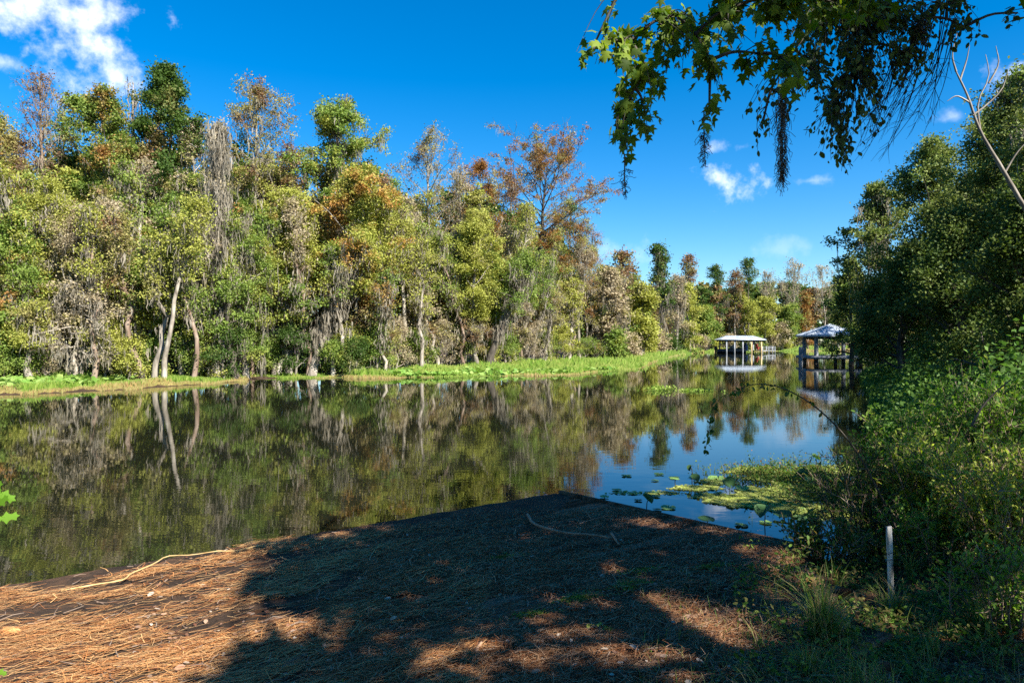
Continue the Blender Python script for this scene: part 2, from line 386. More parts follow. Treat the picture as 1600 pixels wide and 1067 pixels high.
for k in range(9):
    b0 = k/8*3.6; x0 = -.01*b0 + .03; zt = .035 + .036*b0
    V += [(x0, -b0, zt), (x0+.06, -b0, zt-.004), (x0+.06, -b0, zt-.16), (x0, -b0, zt-.16)]
mb.add(V, [[k*4+j, k*4+(j+1) % 4, k*4+4+(j+1) % 4, k*4+4+j] for k in range(8) for j in range(4)] + [[3,2,1,0],[32,33,34,35]])
mb.build('edge_beam', M['boards'], rp)
def surf_z(x, y):
    x = np.asarray(x, float); y = np.asarray(y, float)
    rel = np.stack([x-C0[0], y-C0[1]], -1); a_ = rel@A; b_ = rel@Bn
    on = (a_ > RU0) & (a_ < np.where(b_ < 3.55, -.01*b_, -.03 - (b_-3.55)*1.1)) & (b_ > 0) & (b_ < RW)
    return np.where(on, np.maximum(.02 + .036*b_, ground_z(x, y)), ground_z(x, y)), on, a_, b_

# ------------------------------------------------------------------ pine straw, litter, sticks
def scatter_px(rng, n, x0, x1, y0, y1, zg=.25):
    px = rng.uniform(x0, x1, n); py = rng.uniform(y0, y1, n)
    Y = (CH-zg)*F/(py-HY); return X(px, Y), Y
def needles(rng, n, rect, lng, wid, spread, along, w_on=1.0, dens=None):
    x, y = scatter_px(rng, n, *rect)
    z, on, a_, b_ = surf_z(x, y); d = sdist(x, y)
    k = (d > .22 + .16*np.sin(a_*2.1) + .10*np.sin(a_*5.3+1)) | (on & (a_ > -1.2) & (b_ > .25))
    if dens is not None: k &= dens(x, y, rng.random(len(x)))
    x, y, z = x[k], y[k], z[k]; n = len(x)
    ang = along + rng.normal(0, spread, n) + (rng.random(n) < .12)*rng.uniform(0, PI, n)
    t = np.stack([np.cos(ang), np.sin(ang), np.zeros(n)], 1); s = np.stack([-t[:, 1], t[:, 0], np.zeros(n)], 1)
    L_ = lng*rng.uniform(.45, 1.2, n)[:, None]; W = wid*rng.uniform(.6, 1.3, n)[:, None]; bend = rng.normal(0, .14, n)[:, None]
    c = np.stack([x, y, z + .006 + rng.exponential(.010, n)], 1)
    zt = rng.normal(0, .03, (n, 1))*np.array([0, 0, 1])
    p0 = c - t*L_/2; p1 = c + s*L_*bend; p2 = c + t*L_/2
    p0 = p0 - zt*L_*2; p2 = p2 + zt*L_*2
    v = np.stack([p0-s*W/2, p0+s*W/2, p1-s*W/2, p1+s*W/2, p2-s*W/3, p2+s*W/3], 1)
    f = (np.array([[0,1,3,2],[2,3,5,4]])[None] + (np.arange(n)*6)[:, None, None]).reshape(-1, 4)
    return v.reshape(-1, 3), f
def clumpy(sx, sy, ph, cut):
    def fn(x, y, r):
        rel = np.stack([x-C0[0], y-C0[1]], -1); a_ = rel@A; b_ = rel@Bn
        g = np.sin(a_*sx+ph+np.sin(b_*3.1)*1.2)*np.sin(b_*sy+ph*2+np.sin(a_*1.7)*1.5) + .5*np.sin(a_*sx*2.7+b_*4)*np.sin(b_*sy*2.3+a_)
        bare = np.minimum.reduce([np.abs(b_-q)/w_ for q, w_ in ((3.36,.09),(3.80,.06),(2.30,.05),(2.78,.04),(4.6,.05),(1.35,.04))]) < 1
        return r < np.where(bare & (a_ < -.3) & (cut < .15), .10, np.clip(.45 + g*.8, cut, 1))
    return fn
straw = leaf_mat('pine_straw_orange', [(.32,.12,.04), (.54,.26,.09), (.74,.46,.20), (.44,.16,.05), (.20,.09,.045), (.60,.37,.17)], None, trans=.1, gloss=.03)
strawd = leaf_mat('pine_straw_shade_brown', [(.04,.015,.006), (.13,.05,.02), (.34,.17,.075), (.22,.07,.022), (.50,.33,.19), (.08,.03,.012)], None, trans=.1, gloss=.02)  # shade tone put into the straw colour: darker, redder than the sunlit straw
mb = MB(); rg = RNG(11)
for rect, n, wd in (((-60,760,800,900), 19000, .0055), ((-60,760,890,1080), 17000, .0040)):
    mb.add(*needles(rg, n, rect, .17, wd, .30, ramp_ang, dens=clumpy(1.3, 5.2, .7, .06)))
tag(mb.build('pine_straw', straw), kind='stuff')
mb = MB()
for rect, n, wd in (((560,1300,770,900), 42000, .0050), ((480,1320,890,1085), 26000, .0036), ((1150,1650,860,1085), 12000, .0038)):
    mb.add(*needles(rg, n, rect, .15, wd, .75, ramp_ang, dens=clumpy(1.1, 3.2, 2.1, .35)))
tag(mb.build('shade_brown_pine_straw', strawd), kind='stuff')
# dead leaves and bark chips
mb = MB(); x, y = scatter_px(rg, 2600, 200, 1600, 790, 1080); k = sdist(x, y) > .05; x, y = x[k], y[k]
z = surf_z(x, y)[0]; n = len(x); a, b_, nn_ = frames(rg, n, 3.5)
place(mb, OVAL_V, OVAL_F, np.stack([x, y, z+.014], 1), a, b_*1.5, nn_, rg.uniform(.012, .045, n)*np.where(rg.random(n) < .12, 1.5, 1))
tag(mb.build('leaf_litter', leaf_mat('dead_leaf_litter', [(.10,.05,.03), (.22,.12,.07), (.36,.24,.16), (.18,.07,.035), (.08,.045,.03), (.55,.45,.34)], None, trans=.1)), kind='stuff')
mb = MB()
for cx, cy, rx, ry, n in ((985,893,34,9,1500),(905,913,40,8,1100),(830,938,36,6,700),(1110,868,40,7,600),(1000,872,50,6,500),(520,1048,30,7,350),(790,845,46,5,350)):
    th = rg.uniform(0, 2*PI, n); q = np.abs(rg.normal(0, .5, n)); px = cx + rx*q*np.cos(th)*(1+.3*np.sin(3*th)); py = cy + ry*q*np.sin(th)*(1+.3*np.cos(4*th)) - (px-cx)*.12
    Y = (CH-.25)*F/(py-HY); x = X(px, Y); leaves(mb, rg, np.stack([x, Y, surf_z(x, Y)[0]+.012+rg.random(n)*.008], 1), .018, up=2)
tag(mb.build('ground_moss', leaf_mat('green_ground_moss', [(.10,.15,.015), (.20,.25,.03), (.28,.30,.05)], None, trans=.2)), kind='stuff')
mb = MB(); x, y = scatter_px(rg, 420, 0, 1500, 800, 1080); z = surf_z(x, y)[0]; k = sdist(x, y) > .15
for x_, y_, z_ in zip(x[k], y[k], z[k]):
    th = rg.uniform(0, PI); l = rg.uniform(.02, .08); d = np.array([math.cos(th), math.sin(th), rg.normal(0, .06)])*l; p = np.array([x_, y_, z_+.018])
    mb.tube([p-d, p+rg.normal(0, .008, 3), p+d], [.004, .0035, .002], 4, cap=False)
tag(mb.build('twig_litter', M['barkb']), kind='stuff')
def gpt(px, py, lift=.02, zg=.25):
    z = zg
    for _ in range(4):
        Y = (CH-z)*F/(py-HY); z = float(surf_z(np.array([X(px, Y)]), np.array([Y]))[0][0]) + lift
    return np.array([X(px, Y), Y, z])
M['stick_y'] = solid('bare_yellow_stick', [(.3,(.40,.25,.09)), (.7,(.58,.42,.20))], 12)
M['stick_b'] = solid('bare_brown_stick', [(.3,(.22,.12,.07)), (.7,(.38,.24,.15))], 14)
def smooth_path(p, n=24):
    p = np.asarray(p, float); t = np.linspace(0, 1, len(p)); u = np.linspace(0, 1, n)
    # Catmull-Rom
    q = np.vstack([2*p[0]-p[1], p, 2*p[-1]-p[-2]]); out = []
    for x_ in u:
        s = min(x_*(len(p)-1), len(p)-1-1e-6); i = int(s); f = s-i; a0, a1, a2, a3 = q[i:i+4]
        out.append(.5*((2*a1) + (a2-a0)*f + (2*a0-5*a1+4*a2-a3)*f*f + (3*a1-a0-3*a2+a3)*f**3))
    return np.array(out)
def stick(label, pxs, r0, r1, mat, extra=()):
    pts = smooth_path([gpt(*q) for q in pxs]); c = pts.mean(0); mb = MB()
    mb.tube(pts-c, np.linspace(r0, r1, len(pts)), 6)
    for e in extra:
        p2 = smooth_path([gpt(*q) for q in e[0]], 10); mb.tube(p2-c, np.linspace(e[1], e[1]*.5, len(p2)), 5)
    tag(mb.build('fallen_stick', M[mat], loc=c, smooth=True), label, 'stick')
stick('long pale yellow stick lying along the sunlit ramp edge by the water', [(95,922,.02),(150,912,.02),(192,905,.04),(205,895,.03),(240,880,.04),(262,868,.03),(300,866,.03),(340,860,.05),(372,859,.03),(430,846,.03)], .007, .004, 'stick_y',
      [([(372,859,.04),(410,850,.05),(462,845,.03)], .005)])
stick('bent brown branch lying in the shade across the ramp corner', [(824,803,.03),(836,818,.05),(880,831,.05),(925,835,.04),(962,841,.03)], .017, .012, 'stick_b',
      [([(955,832,.07),(967,850,.02)], .016)])
stick('thin forked grey twig lying on needles behind the bent branch', [(905,817,.03),(935,808,.05),(958,804,.03)], .006, .003, 'stick_b', [([(925,812,.04),(915,800,.04),(893,806,.03)], .003)])
stick('short stout broken twig lying on the shaded foreground needles', [(742,1018,.02),(752,1003,.03)], .012, .010, 'stick_b')
# fallen cone at the left edge
mb = MB(); c = gpt(17, 985, .03); rr = RNG(3)
mb.tube([(-.07,0,0),(-.04,0,.003),(0,0,.004),(.04,0,.003),(.065,0,0)], [.008,.020,.024,.020,.009], 8)
n = 90; u = rr.uniform(-.065, .065, n); th = rr.uniform(0, 2*PI, n); rad = .022*np.sqrt(np.maximum(.05, 1-(u/.075)**2))
cc = np.stack([u, np.cos(th)*rad, np.sin(th)*rad], 1); nr = np.stack([u*0-.5, np.cos(th), np.sin(th)], 1)
a = unit(nr); b_ = unit(np.cross(a, [1, 0, 0])); place(mb, [(-.5,0,0),(.5,0,0),(.3,1,0),(-.3,1,0)], [[0,1,2,3]], cc, a, b_, np.cross(a, b_), .010)
tag(mb.build('pine_cone', solid('cone_orange', [(.3,(.35,.14,.05)), (.7,(.55,.27,.10))], 30), loc=c), 'small orange brown pine cone lying on sunlit needles', 'pine cone')

# ------------------------------------------------------------------ left bank woods
TL = ([-300, 0, 200, 400, 600, 800, 900, 1000, 1080, 1350], [34, 37, 38.5, 41.5, 46, 56, 72, 98, 132, 188])
def T(px): return float(np.interp(px, *TL))
H_ = [  # label, px, dY, top, Rpx, leaf, bark, extra
 ('sweetgum_tree', 'tallest dark green pointed tree rising above the left bank woods', 268, 2, 76, 88, 'dk', 'barkb', dict(h0=.35, leaf_n=19000, prof='cone', leaf_s=.22, n1=40, n2=6, skip=.12, e=(.15,.6), clump=.32, curve=.1)),
 ('cypress_tree', 'bare twiggy reddish grey cypress poking above woods near left end', 62, 4, 98, 46, 'br', 'barkb', dict(h0=.5, leaf_n=900, twigs=9, n1=36, moss=30, e=(.5,1.2), trunk_moss=30, mlen=.6)),
 ('maple_tree', 'maple with a red and orange tinted crown beside the tall sweetgum', 158, 2, 138, 82, 'rg', 'bark', dict(h0=.4, leaf_n=15000, leaf_s=.19, skip=.1, moss=30)),
 ('oak_tree', 'dark brownish crown cut by the left edge above the woods', -10, 4, 160, 42, 'ol', 'barkd', dict(h0=.45, leaf_n=9000)),
 ('dead_tree', 'broken snag with upright bare limbs left of the tall sweetgum', 205, 5, 105, 22, 'tn', 'barkw', dict(h0=.55, leaf_n=200, n1=12, n2=3, twigs=2, e=(1,1.3), trunk_moss=90, skip=.6)),
 ('moss_draped_tree', 'tall dead tree wrapped in a thick column of grey moss', 340, -3.8, 165, 42, 'tn', 'barkw', dict(h0=.28, leaf_n=700, n1=20, n2=4, twigs=2, moss=260, trunk_moss=420, mlen=.9, tms=.2, tr=.24, e=(-.1,.9), top_r=.05)),
 ('gum_tree', 'olive and brown thin topped tree between the mossy snag and notch', 402, 3, 122, 62, 'ol', 'bark', dict(h0=.4, leaf_n=7500, twigs=3, n1=30, moss=80, leaf_s=.17, trunk_moss=60)),
 ('round_topped_tree', 'full green round topped tree with moss hanging inside its crown', 522, 3, 170, 72, 'gr', 'barkd', dict(h0=.55, leaf_n=15000, leaf_s=.22, prof='oval', skip=.05, moss=160, trunk_moss=200, n2=6)),
 ('autumn_maple', 'bright orange and yellow maple crown leaning over the mossy trunk', 560, -3, 280, 92, 'yo', 'bark', dict(h0=.35, leaf_n=19000, leaf_s=.2, skip=.08, n1=30, moss=60)),
 ('ash_tree', 'thin open topped tree with sparse bluish leaves in mid woods', 668, 3, 200, 62, 'ol', 'bark', dict(h0=.35, leaf_n=4200, twigs=5, n1=34, moss=60)),
 ('rusty_maple', 'rusty orange crown just left of the spreading cypress', 752, 3, 245, 46, 'ru', 'bark', dict(h0=.45, leaf_n=7500, skip=.1, twigs=2, moss=30)),
 ('spreading_cypress', 'big open flat crowned cypress with rust leaves reaching over the sky', 838, 1, 198, 98, 'ru', 'barkd', dict(h0=.5, leaf_n=15000, prof='umb', twigs=4, n1=36, n2=8, e=(.2,1.0), moss=110, mlen=.8, leaf_s=.19, clump=.26, lean=(.05,0), tr=.30, curve=-.1, skip=.1)),
 ('slim_tree', 'blue green thin crowned tree below the spreading cypress limb', 885, 1, 305, 42, 'gr', 'bark', dict(h0=.4, leaf_n=4500, twigs=3, skip=.15)),
 ('small_rusty_tree', 'small rust tinted sparse tree at the descending end of the woods', 922, 2, 362, 34, 'ru', 'bark', dict(h0=.4, leaf_n=2600, twigs=3, moss=40)),
 ('orange_topped_tree', 'low orange brown crown right of the spreading cypress base', 905, -3, 345, 45, 'ru', 'bark', dict(h0=.3, leaf_n=5000, twigs=2, moss=60)),
 ('leaning_birch', 'white slender trunk leaning right out of the grass below the sweetgum', 257, -5.2, 300, 34, 'yg', 'barkw', dict(h0=.55, leaf_n=3000, lean=(.16,.0), tr=.085, moss=50, twigs=2, top_r=.04, wob=.35)),
 ('leaning_mossy_tree', 'thick mossy trunk leaning right from the waterside under the orange maple', 487, -6, 360, 55, 'yo', 'bark', dict(h0=.45, leaf_n=3500, lean=(.34,.05), tr=.17, moss=120, trunk_moss=330, mlen=1.2, top_r=.08, wob=.5)),
 ('pale_trunk_tree', 'slim white straight trunk in the middle of the woods', 633, -1.5, 330, 38, 'yg', 'barkw', dict(h0=.62, leaf_n=3500, lean=(-.02,0), tr=.14, moss=30, top_r=.04)),
 ('dead_fallen_shrub', 'tangle of bleached grey moss hung branches near the left water edge', 118, -4, 430, 70, 'tn', 'barkw', dict(h0=.25, leaf_n=600, twigs=5, n1=22, n2=6, prof='low', moss=180, mlen=.6, e=(-.1,.6), curve=-.4, trunk_moss=30, tr=.12)),
 ('vine_covered_tree', 'pale yellow vine covered tree above the bleached tangle', 130, -2, 330, 62, 'tn', 'bark', dict(h0=.2, leaf_n=8000, leaf_s=.15, twigs=1, moss=50)),
 ('bright_green_tree', 'bright fresh green low tree at the left edge of the woods', 18, -2.5, 350, 58, 'gr', 'bark', dict(h0=.15, leaf_n=14000, skip=.05, leaf_s=.17)),
 ('willow_tree', 'light green feathery tree right of the moss column over the water', 385, -3.5, 345, 55, 'gr', 'barkw', dict(h0=.12, leaf_n=14000, leaf_s=.14, skip=.05, moss=130, mlen=1.5, e=(-.2,.9))),
 ('dark_leaning_oak', 'dark trunk slanting right above the marsh grass near the last big trees', 762, -5, 400, 48, 'gr', 'barkd', dict(h0=.5, leaf_n=4500, lean=(.42,.1), tr=.26, moss=90, trunk_moss=80)),
 ('lime_green_tree', 'lime green crown lit brightly left of the slanting dark trunk', 742, -4, 335, 55, 'yg', 'bark', dict(h0=.3, leaf_n=13000, leaf_s=.18, skip=.08)),
 ('yellow_green_maple', 'yellow green maple between the moss column and the leaning mossy trunk', 450, -2, 300, 58, 'yg', 'bark', dict(h0=.25, leaf_n=15000, leaf_s=.19, skip=.08, moss=40)),
 ('skyline_gum', 'olive crown filling the skyline between edge oak and the bare cypress', 28, 4, 205, 46, 'ol', 'bark', dict(h0=.4, leaf_n=6500, twigs=2, leaf_s=.17)),
 ('thin_skyline_tree', 'thin green topped tree right behind the bare reddish cypress', 100, 5, 158, 40, 'gr', 'bark', dict(h0=.45, leaf_n=4200, twigs=3, leaf_s=.17)),
 ('broad_gum', 'broad olive crown just below the tall dark sweetgum', 228, 2, 212, 60, 'ol', 'bark', dict(h0=.3, leaf_n=11000, twigs=1, leaf_s=.18)),
 ('greyed_gum', 'greyish half bare tree between the sweetgum and moss column', 305, 2, 182, 44, 'tn', 'barkw', dict(h0=.4, leaf_n=2600, twigs=5, moss=90, mlen=.7)),
 ('notch_tree', 'brown sparse crown low in the notch before the round topped tree', 455, 2, 212, 40, 'br', 'bark', dict(h0=.4, leaf_n=3600, twigs=4, moss=80, mlen=.7)),
 ('bluish_thin_tree', 'small bluish green crown right of the orange maple', 612, 2, 262, 34, 'gr', 'bark', dict(h0=.4, leaf_n=3600, twigs=3)),
 ('pale_topped_tree', 'pale twiggy crown between open topped ash and rusty maple', 712, 2, 252, 36, 'tn', 'barkw', dict(h0=.4, leaf_n=2400, twigs=5, moss=70, mlen=.7)),
 ('thin_rust_tree', 'thin rust flecked tree filling behind the spreading cypress trunk', 800, 2, 262, 34, 'br', 'bark', dict(h0=.4, leaf_n=3800, twigs=4, moss=40)),
 ('red_leaved_sapling', 'small dark red leaved tree deep between green crowns', 425, 0, 325, 26, 'rg', 'bark', dict(h0=.5, leaf_n=3000)),
]
for nm, lb, px, dY, top, Rp, lf, bk, kw in H_:
    tree(nm, lb, px, T(px)+dY, top, Rp*(1.18 if top < 260 and nm != 'moss_draped_tree' and kw.get('prof') != 'umb' else 1), lf, bk, **kw)
# second tier crowns filling the wood face, in kinds
MID = ([-100, 0, 100, 200, 300, 400, 480, 600, 700, 800, 880, 940, 1000], [240, 245, 235, 215, 235, 240, 285, 305, 275, 290, 360, 415, 450])
KINDS = [
 ('understory_maple', 'yellow green understory maple packed in the face of the left bank woods', 'yg', 'bark', 'yellow green understory maples'),
 ('water_oak', 'mid green water oak packed in the face of the left bank woods', 'gr', 'barkd', 'mid green water oaks'),
 ('faded_gum', 'olive brown half bare gum tree in the face of the left bank woods', 'ol', 'bark', 'olive brown gum trees'),
 ('turning_maple', 'green maple with reddening boughs in the face of the left bank woods', 'rg', 'bark', 'reddening maples'),
 ('faded_tan_tree', 'pale tan dry leaved tree in the face of the left bank woods', 'tn', 'barkw', 'pale dry leaved trees'),
]
rg = RNG(21); ki = [0,1,2,3,0,2,1,4,0,2,3,1,0,4,2,0,1]
q = 0
for layer, (dY, dtop) in enumerate(((1.0, 0), (-1.6, 95), (-3.6, 190))):
    px = -60 + layer*17
    while px < 965:
        if layer and min(abs(px-v_) for v_ in (270, 340, 505, 633)) < 28: px += 14; continue
        kx = KINDS[ki[(q*5+layer) % len(ki)]]; q += 1
        Y = T(px) + dY + rg.uniform(-.8, .8); top = float(np.interp(px, *MID)) + dtop*(1 if px < 860 else .5) + rg.uniform(-60, 60)
        sc_ = 1.0 if Y < 60 else .6
        tree(kx[0], kx[1], px + rg.uniform(-8, 8), Y, top, rg.uniform(30, 58)*(44/Y)**.3, kx[2], 'barkw' if q % 3 == 0 else kx[3], kx[4], seed=1000+q*7,
             h0=rg.uniform(.12, .5), clump=rg.uniform(.20, .33), leaf_n=int((1, 1.7, .7)[(q*2+layer) % 3]*rg.uniform(2600, 6600)*sc_*(.55 if kx[2] in ('ol','tn') else 1)), leaf_s=(.18, .135, .22)[(q*2+layer) % 3]*(1 if Y < 50 else 1.2), n1=20, moss=int(rg.uniform(40, 200)), mlen=.55,
             twigs=3 if kx[2] in ('ol', 'tn') else 3, skip=.34, prof=('oval','col','umb')[q % 3], lean=(rg.normal(0, .07), 0), wob=.5, tr=rg.uniform(.10, .17), top_r=.04)
        px += rg.uniform(34, 50)*(1.0 if px < 700 else .85)*(1.1, 1.35, 1.75)[layer]

rg = RNG(303)
for i, px in enumerate(np.arange(-8, 950, 21)):
    px = px + rg.uniform(-7, 7); Y = T(px) - rg.uniform(1.5, 5)
    if min(abs(px-v_) for v_ in (270, 340, 500, 633)) < 15: continue
    tree('slender_tree', 'slender thin crowned tree with long grey stem in the face of the left bank woods', px, Y, float(np.interp(px, *MID)) + rg.uniform(10, 170), rg.uniform(18, 34), ('gr', 'ol', 'yg', 'tn', 'rg')[i % 5], ('bark', 'barkw', 'bark', 'barkb')[i % 4],
         'slender grey stemmed trees', seed=3000+i, h0=rg.uniform(.35, .6), leaf_n=1900, leaf_s=.17, n1=16, n2=4, twigs=4, skip=.2, moss=int(rg.uniform(20, 130)), mlen=.55, e=(.4, 1.2), lean=(rg.normal(0, .12), 0), wob=.7, tr=rg.uniform(.06, .12), top_r=.035, trunk_moss=int(rg.uniform(0, 60)))
# shrubs along the foot of the woods
SH = [(-10,'gr'),(38,'gr'),(75,'tn'),(165,'yg'),(200,'yg'),(232,'gr'),(300,'gr'),(325,'yg'),(352,'dk'),(430,'gr'),(462,'dk'),(520,'gr'),(548,'dk'),(590,'gr'),(618,'tn'),(655,'gr'),(690,'tn'),(722,'gr'),(760,'yg'),(795,'gr'),(828,'tn'),(850,'gr'),(880,'yg'),(905,'gr'),(932,'tn')]
SG = {'gr': ('green leafy shrub at the foot of the left bank woods', 'green waterside shrubs'), 'yg': ('yellow green shrub at the foot of the left bank woods', 'yellow green waterside shrubs'),
      'tn': ('dry tan brush shrub at the foot of the left bank woods', 'dry tan shrubs'), 'dk': ('dark shaded shrub at the foot of the left bank woods', 'dark waterside shrubs')}
for i, (px, lf) in enumerate(SH):
    if min(abs(px-v_) for v_ in (257, 487)) < 20: continue
    Y = T(px) - (3.8 if px < 600 else 2.5) + rg.uniform(-.5, .5)
    tree('shrub', SG[lf][0], px, Y, 545 - rg.uniform(0, 45), rg.uniform(24, 38), lf, 'bark', SG[lf][1], seed=400+i, cat='shrub', h0=.05, n1=14, n2=5, prof='low',
         leaf_n=4200 if lf != 'tn' else 2200, leaf_s=.13, clump=.26, tr=.05, twigs=2 if lf == 'tn' else 0, moss=25, mlen=.5, skip=.05)
# woods behind, one mass
def mass(name, spots, seed):
    r = RNG(seed); mb = MB(); mats = ['bark', 'ol', 'dk', 'br', 'gr', 'moss', 'tn']
    for i, (px, Y, top, Rp, dens) in enumerate(spots):
        w, l, ms = tree_geo(seed*100+i, Zp(top, Y)-.3, Rp/F*Y, h0=.12, n1=16, n2=5, leaf_n=int(dens), leaf_s=.26*max(1, Y/60), clump=.55, moss=30, tr=.15, wob=.5, skip=.1)
        off = (X(px, Y), Y, .25); mb.merge(w, off, 0); mb.merge(l, off, [2, 2, 4, 2, 1, 3, 2][r.integers(0, 7)]); mb.merge(ms, off, 5)  # mostly dark leaf colours, standing in for shade in gaps behind the front trees
    return tag(mb.build(name, [M[k] for k in mats]), kind='stuff')
BK = ([-200, 0, 60, 130, 250, 330, 420, 520, 620, 700, 760, 850, 920, 960, 1080, 1200, 1330, 1500], [180, 200, 215, 180, 190, 210, 205, 255, 275, 265, 275, 320, 390, 425, 440, 440, 435, 430])
rg = RNG(8); sp = []
for row in range(3):
    for px in np.arange(-180, 960, 38):
        Y = T(px) + 5 + row*4 + rg.uniform(-1, 1); sp.append((px + rg.uniform(-12, 12) + row*12, Y, np.interp(px, *BK) + 48 + row*8 + rg.uniform(-25, 50), 60*(44/Y)**.3, 3600))
for px in np.arange(950, 1500, 21):
    for row in range(2):
        Y = T(px) + 6 + row*10 + rg.uniform(-2, 2); sp.append((px + rg.uniform(-8, 8), Y, np.interp(px, *BK) + 8 + rg.uniform(-6, 22), 30, 2200))
mass('background_woods', sp, 3)

# ------------------------------------------------------------------ far trees around the end of the reach
FAR = [
 ('far_cypress', 'pinkish brown sparse little tree first on the far stretch', 982, -6, 388, 22, 'br', 'bark', dict(leaf_n=1500, twigs=3, h0=.5)),
 ('shaggy_far_tree', 'dark moss shaggy tree, tallest of the far stretch', 1030, -8, 374, 24, 'dk', 'barkd', dict(leaf_n=2600, moss=160, mlen=2.2, h0=.4, trunk_moss=80, prof='col')),
 ('far_green_oak', 'yellow green rounded tree before the shaggy far tree', 1000, -14, 450, 30, 'yg', 'bark', dict(leaf_n=4200, h0=.15)),
 ('far_palm_topped_tree', 'brown tufted tree with ragged top right of the shaggy far tree', 1084, -8, 394, 14, 'br', 'barkb', dict(leaf_n=1500, prof='col', h0=.6, moss=40, mlen=1.5)),
 ('far_lime_tree', 'lime green tree above the grass left of the boathouse', 1078, -12, 445, 26, 'yg', 'bark', dict(leaf_n=4200, h0=.15)),
 ('far_round_oak', 'dark green bushy tree touching the left end of the boathouse roof', 1102, -10, 478, 24, 'gr', 'barkd', dict(leaf_n=5200, h0=.05, prof='low', skip=.02)),
 ('far_olive_tree', 'olive dark crown behind the boathouse roof', 1118, -3, 412, 22, 'dk', 'bark', dict(leaf_n=2600, h0=.35, moss=60, mlen=2)),
 ('far_tall_tree', 'small rounded clump on a thin stem standing above the far treeline', 1171, -2, 400, 14, 'dk', 'barkd', dict(leaf_n=1500, h0=.7, prof='oval', moss=20)),
 ('far_brown_tree', 'brown tree below the lone rounded clump', 1150, -5, 420, 22, 'br', 'bark', dict(leaf_n=2200, h0=.3, moss=80, mlen=2.4, twigs=2)),
 ('far_yellow_tree', 'yellow tinted tree just behind the boathouse', 1162, -14, 462, 26, 'yg', 'bark', dict(leaf_n=4200, h0=.2)),
 ('far_yellow_oak', 'yellow green tree right of the boathouse with pale trunk', 1196, -16, 470, 24, 'yg', 'barkw', dict(leaf_n=3600, h0=.25)),
 ('far_grey_cypress', 'grey leafless cypress right of the lone rounded clump', 1205, -4, 420, 22, 'tn', 'bark', dict(leaf_n=600, twigs=5, h0=.4, moss=120, mlen=2)),
 ('far_wide_cypress', 'wide grey brown bare cypress behind the open water', 1243, -4, 410, 34, 'tn', 'bark', dict(leaf_n=900, twigs=5, h0=.4, n1=28, moss=120, mlen=1.8)),
 ('far_pale_cypress', 'pale bare cypress left of the gazebo roof', 1290, -4, 415, 30, 'tn', 'barkw', dict(leaf_n=900, twigs=5, h0=.35, n1=26, moss=100, mlen=1.8)),
 ('far_rust_cypress', 'narrow rust coloured cypress standing left of the gazebo', 1262, -20, 452, 13, 'ru', 'barkb', dict(leaf_n=3600, h0=.1, prof='cone', skip=.02)),
 ('far_slim_tree', 'slim green tree between boathouse and rust coloured cypress', 1232, -20, 480, 24, 'gr', 'barkw', dict(leaf_n=3600, h0=.25)),
 ('far_oak_by_gazebo', 'dull green tree right behind the gazebo roof', 1312, -22, 462, 30, 'gr', 'bark', dict(leaf_n=4200, h0=.15)),
 ('far_dry_tree', 'dry brown tree just above the far grass before the gazebo', 1222, -24, 510, 18, 'tn', 'barkw', dict(leaf_n=1800, h0=.1, twigs=2)),
 ('far_mossy_tree', 'grey moss hung tree between lime green and brown tufted trees', 1056, -12, 430, 22, 'tn', 'bark', dict(leaf_n=1500, h0=.3, moss=160, mlen=2.6)),
 ('far_tan_tree', 'tan dry tree leaning over the grass near the first far tree', 960, -12, 425, 32, 'tn', 'bark', dict(leaf_n=2800, h0=.2, moss=120, mlen=2, twigs=2)),
]
for nm, lb, px, dY, top, Rp, lf, bk, kw in FAR:
    kw = dict(dict(n1=18, n2=5, leaf_s=.42, clump=.6, tr=.22, wob=.6, skip=.12), **kw)
    tree(nm, lb, px, T(px)+dY, top, Rp, lf, bk, **kw)
for i, px in enumerate(np.arange(962, 1330, 22)):
    Y = T(px) - 17 + (i % 3)*4; lf = ['gr','tn','yg','tn','dk'][i % 5]
    tree('far_shrub', {'gr':'green','yg':'yellow green','tn':'dry tan','dk':'dark green'}[lf] + ' brush at the foot of the far treeline', px, Y, 520 + (i*7) % 17, 15, lf, 'bark', 'far ' + lf.replace('gr','green').replace('yg','yellow green').replace('tn','tan').replace('dk','dark green') + ' brush', seed=700+i, cat='shrub',
         h0=.05, n1=10, n2=4, prof='low', leaf_n=1500, leaf_s=.35, clump=.5, tr=.06, moss=20, mlen=.8)

# marsh grass strip
rg = RNG(31); n = 64000
px = rg.uniform(-180, 1340, n); S0 = np.interp(px, *SL); T0 = np.interp(px, *TL) - 1 + 3*(px > 385)*(px < 600)
S0 = S0*(1 + .010*np.sin(px*.11) + .012*np.sin(px*.047+2) + .006*np.sin(px*.31)); T0 = np.where(px > 1110, S0 + 10, T0); T0 = np.maximum(T0, S0 + 1.2)
u = rg.random(n); ya, yb = 1/S0, 1/T0; Y = 1/(ya + (yb-ya)*u**1.15)
xg = (px-CX)/F*Y; edge = (Y - S0)/(S0*.03); dens = (edge > 1) | (rg.random(n) < .9)
hgt = np.where(edge < 1, .09, .21) * (Y/35)**.75 * rg.uniform(.5, 1.6, n) * (1 + .6*np.sin(xg*.9)*np.sin(Y*.5+xg*.3))
wd = hgt*.20 + .012*(Y/35)
th = rg.uniform(0, PI, n); dx = np.cos(th)*wd; ln = rg.normal(0, .35, n)*hgt
zb = np.maximum(.0, ground_z(xg, Y)) 
v = np.stack([np.stack([xg-dx, Y, zb], 1), np.stack([xg+dx, Y, zb], 1), np.stack([xg+ln, Y+rg.normal(0, .2, n)*hgt, zb+hgt], 1)], 1)
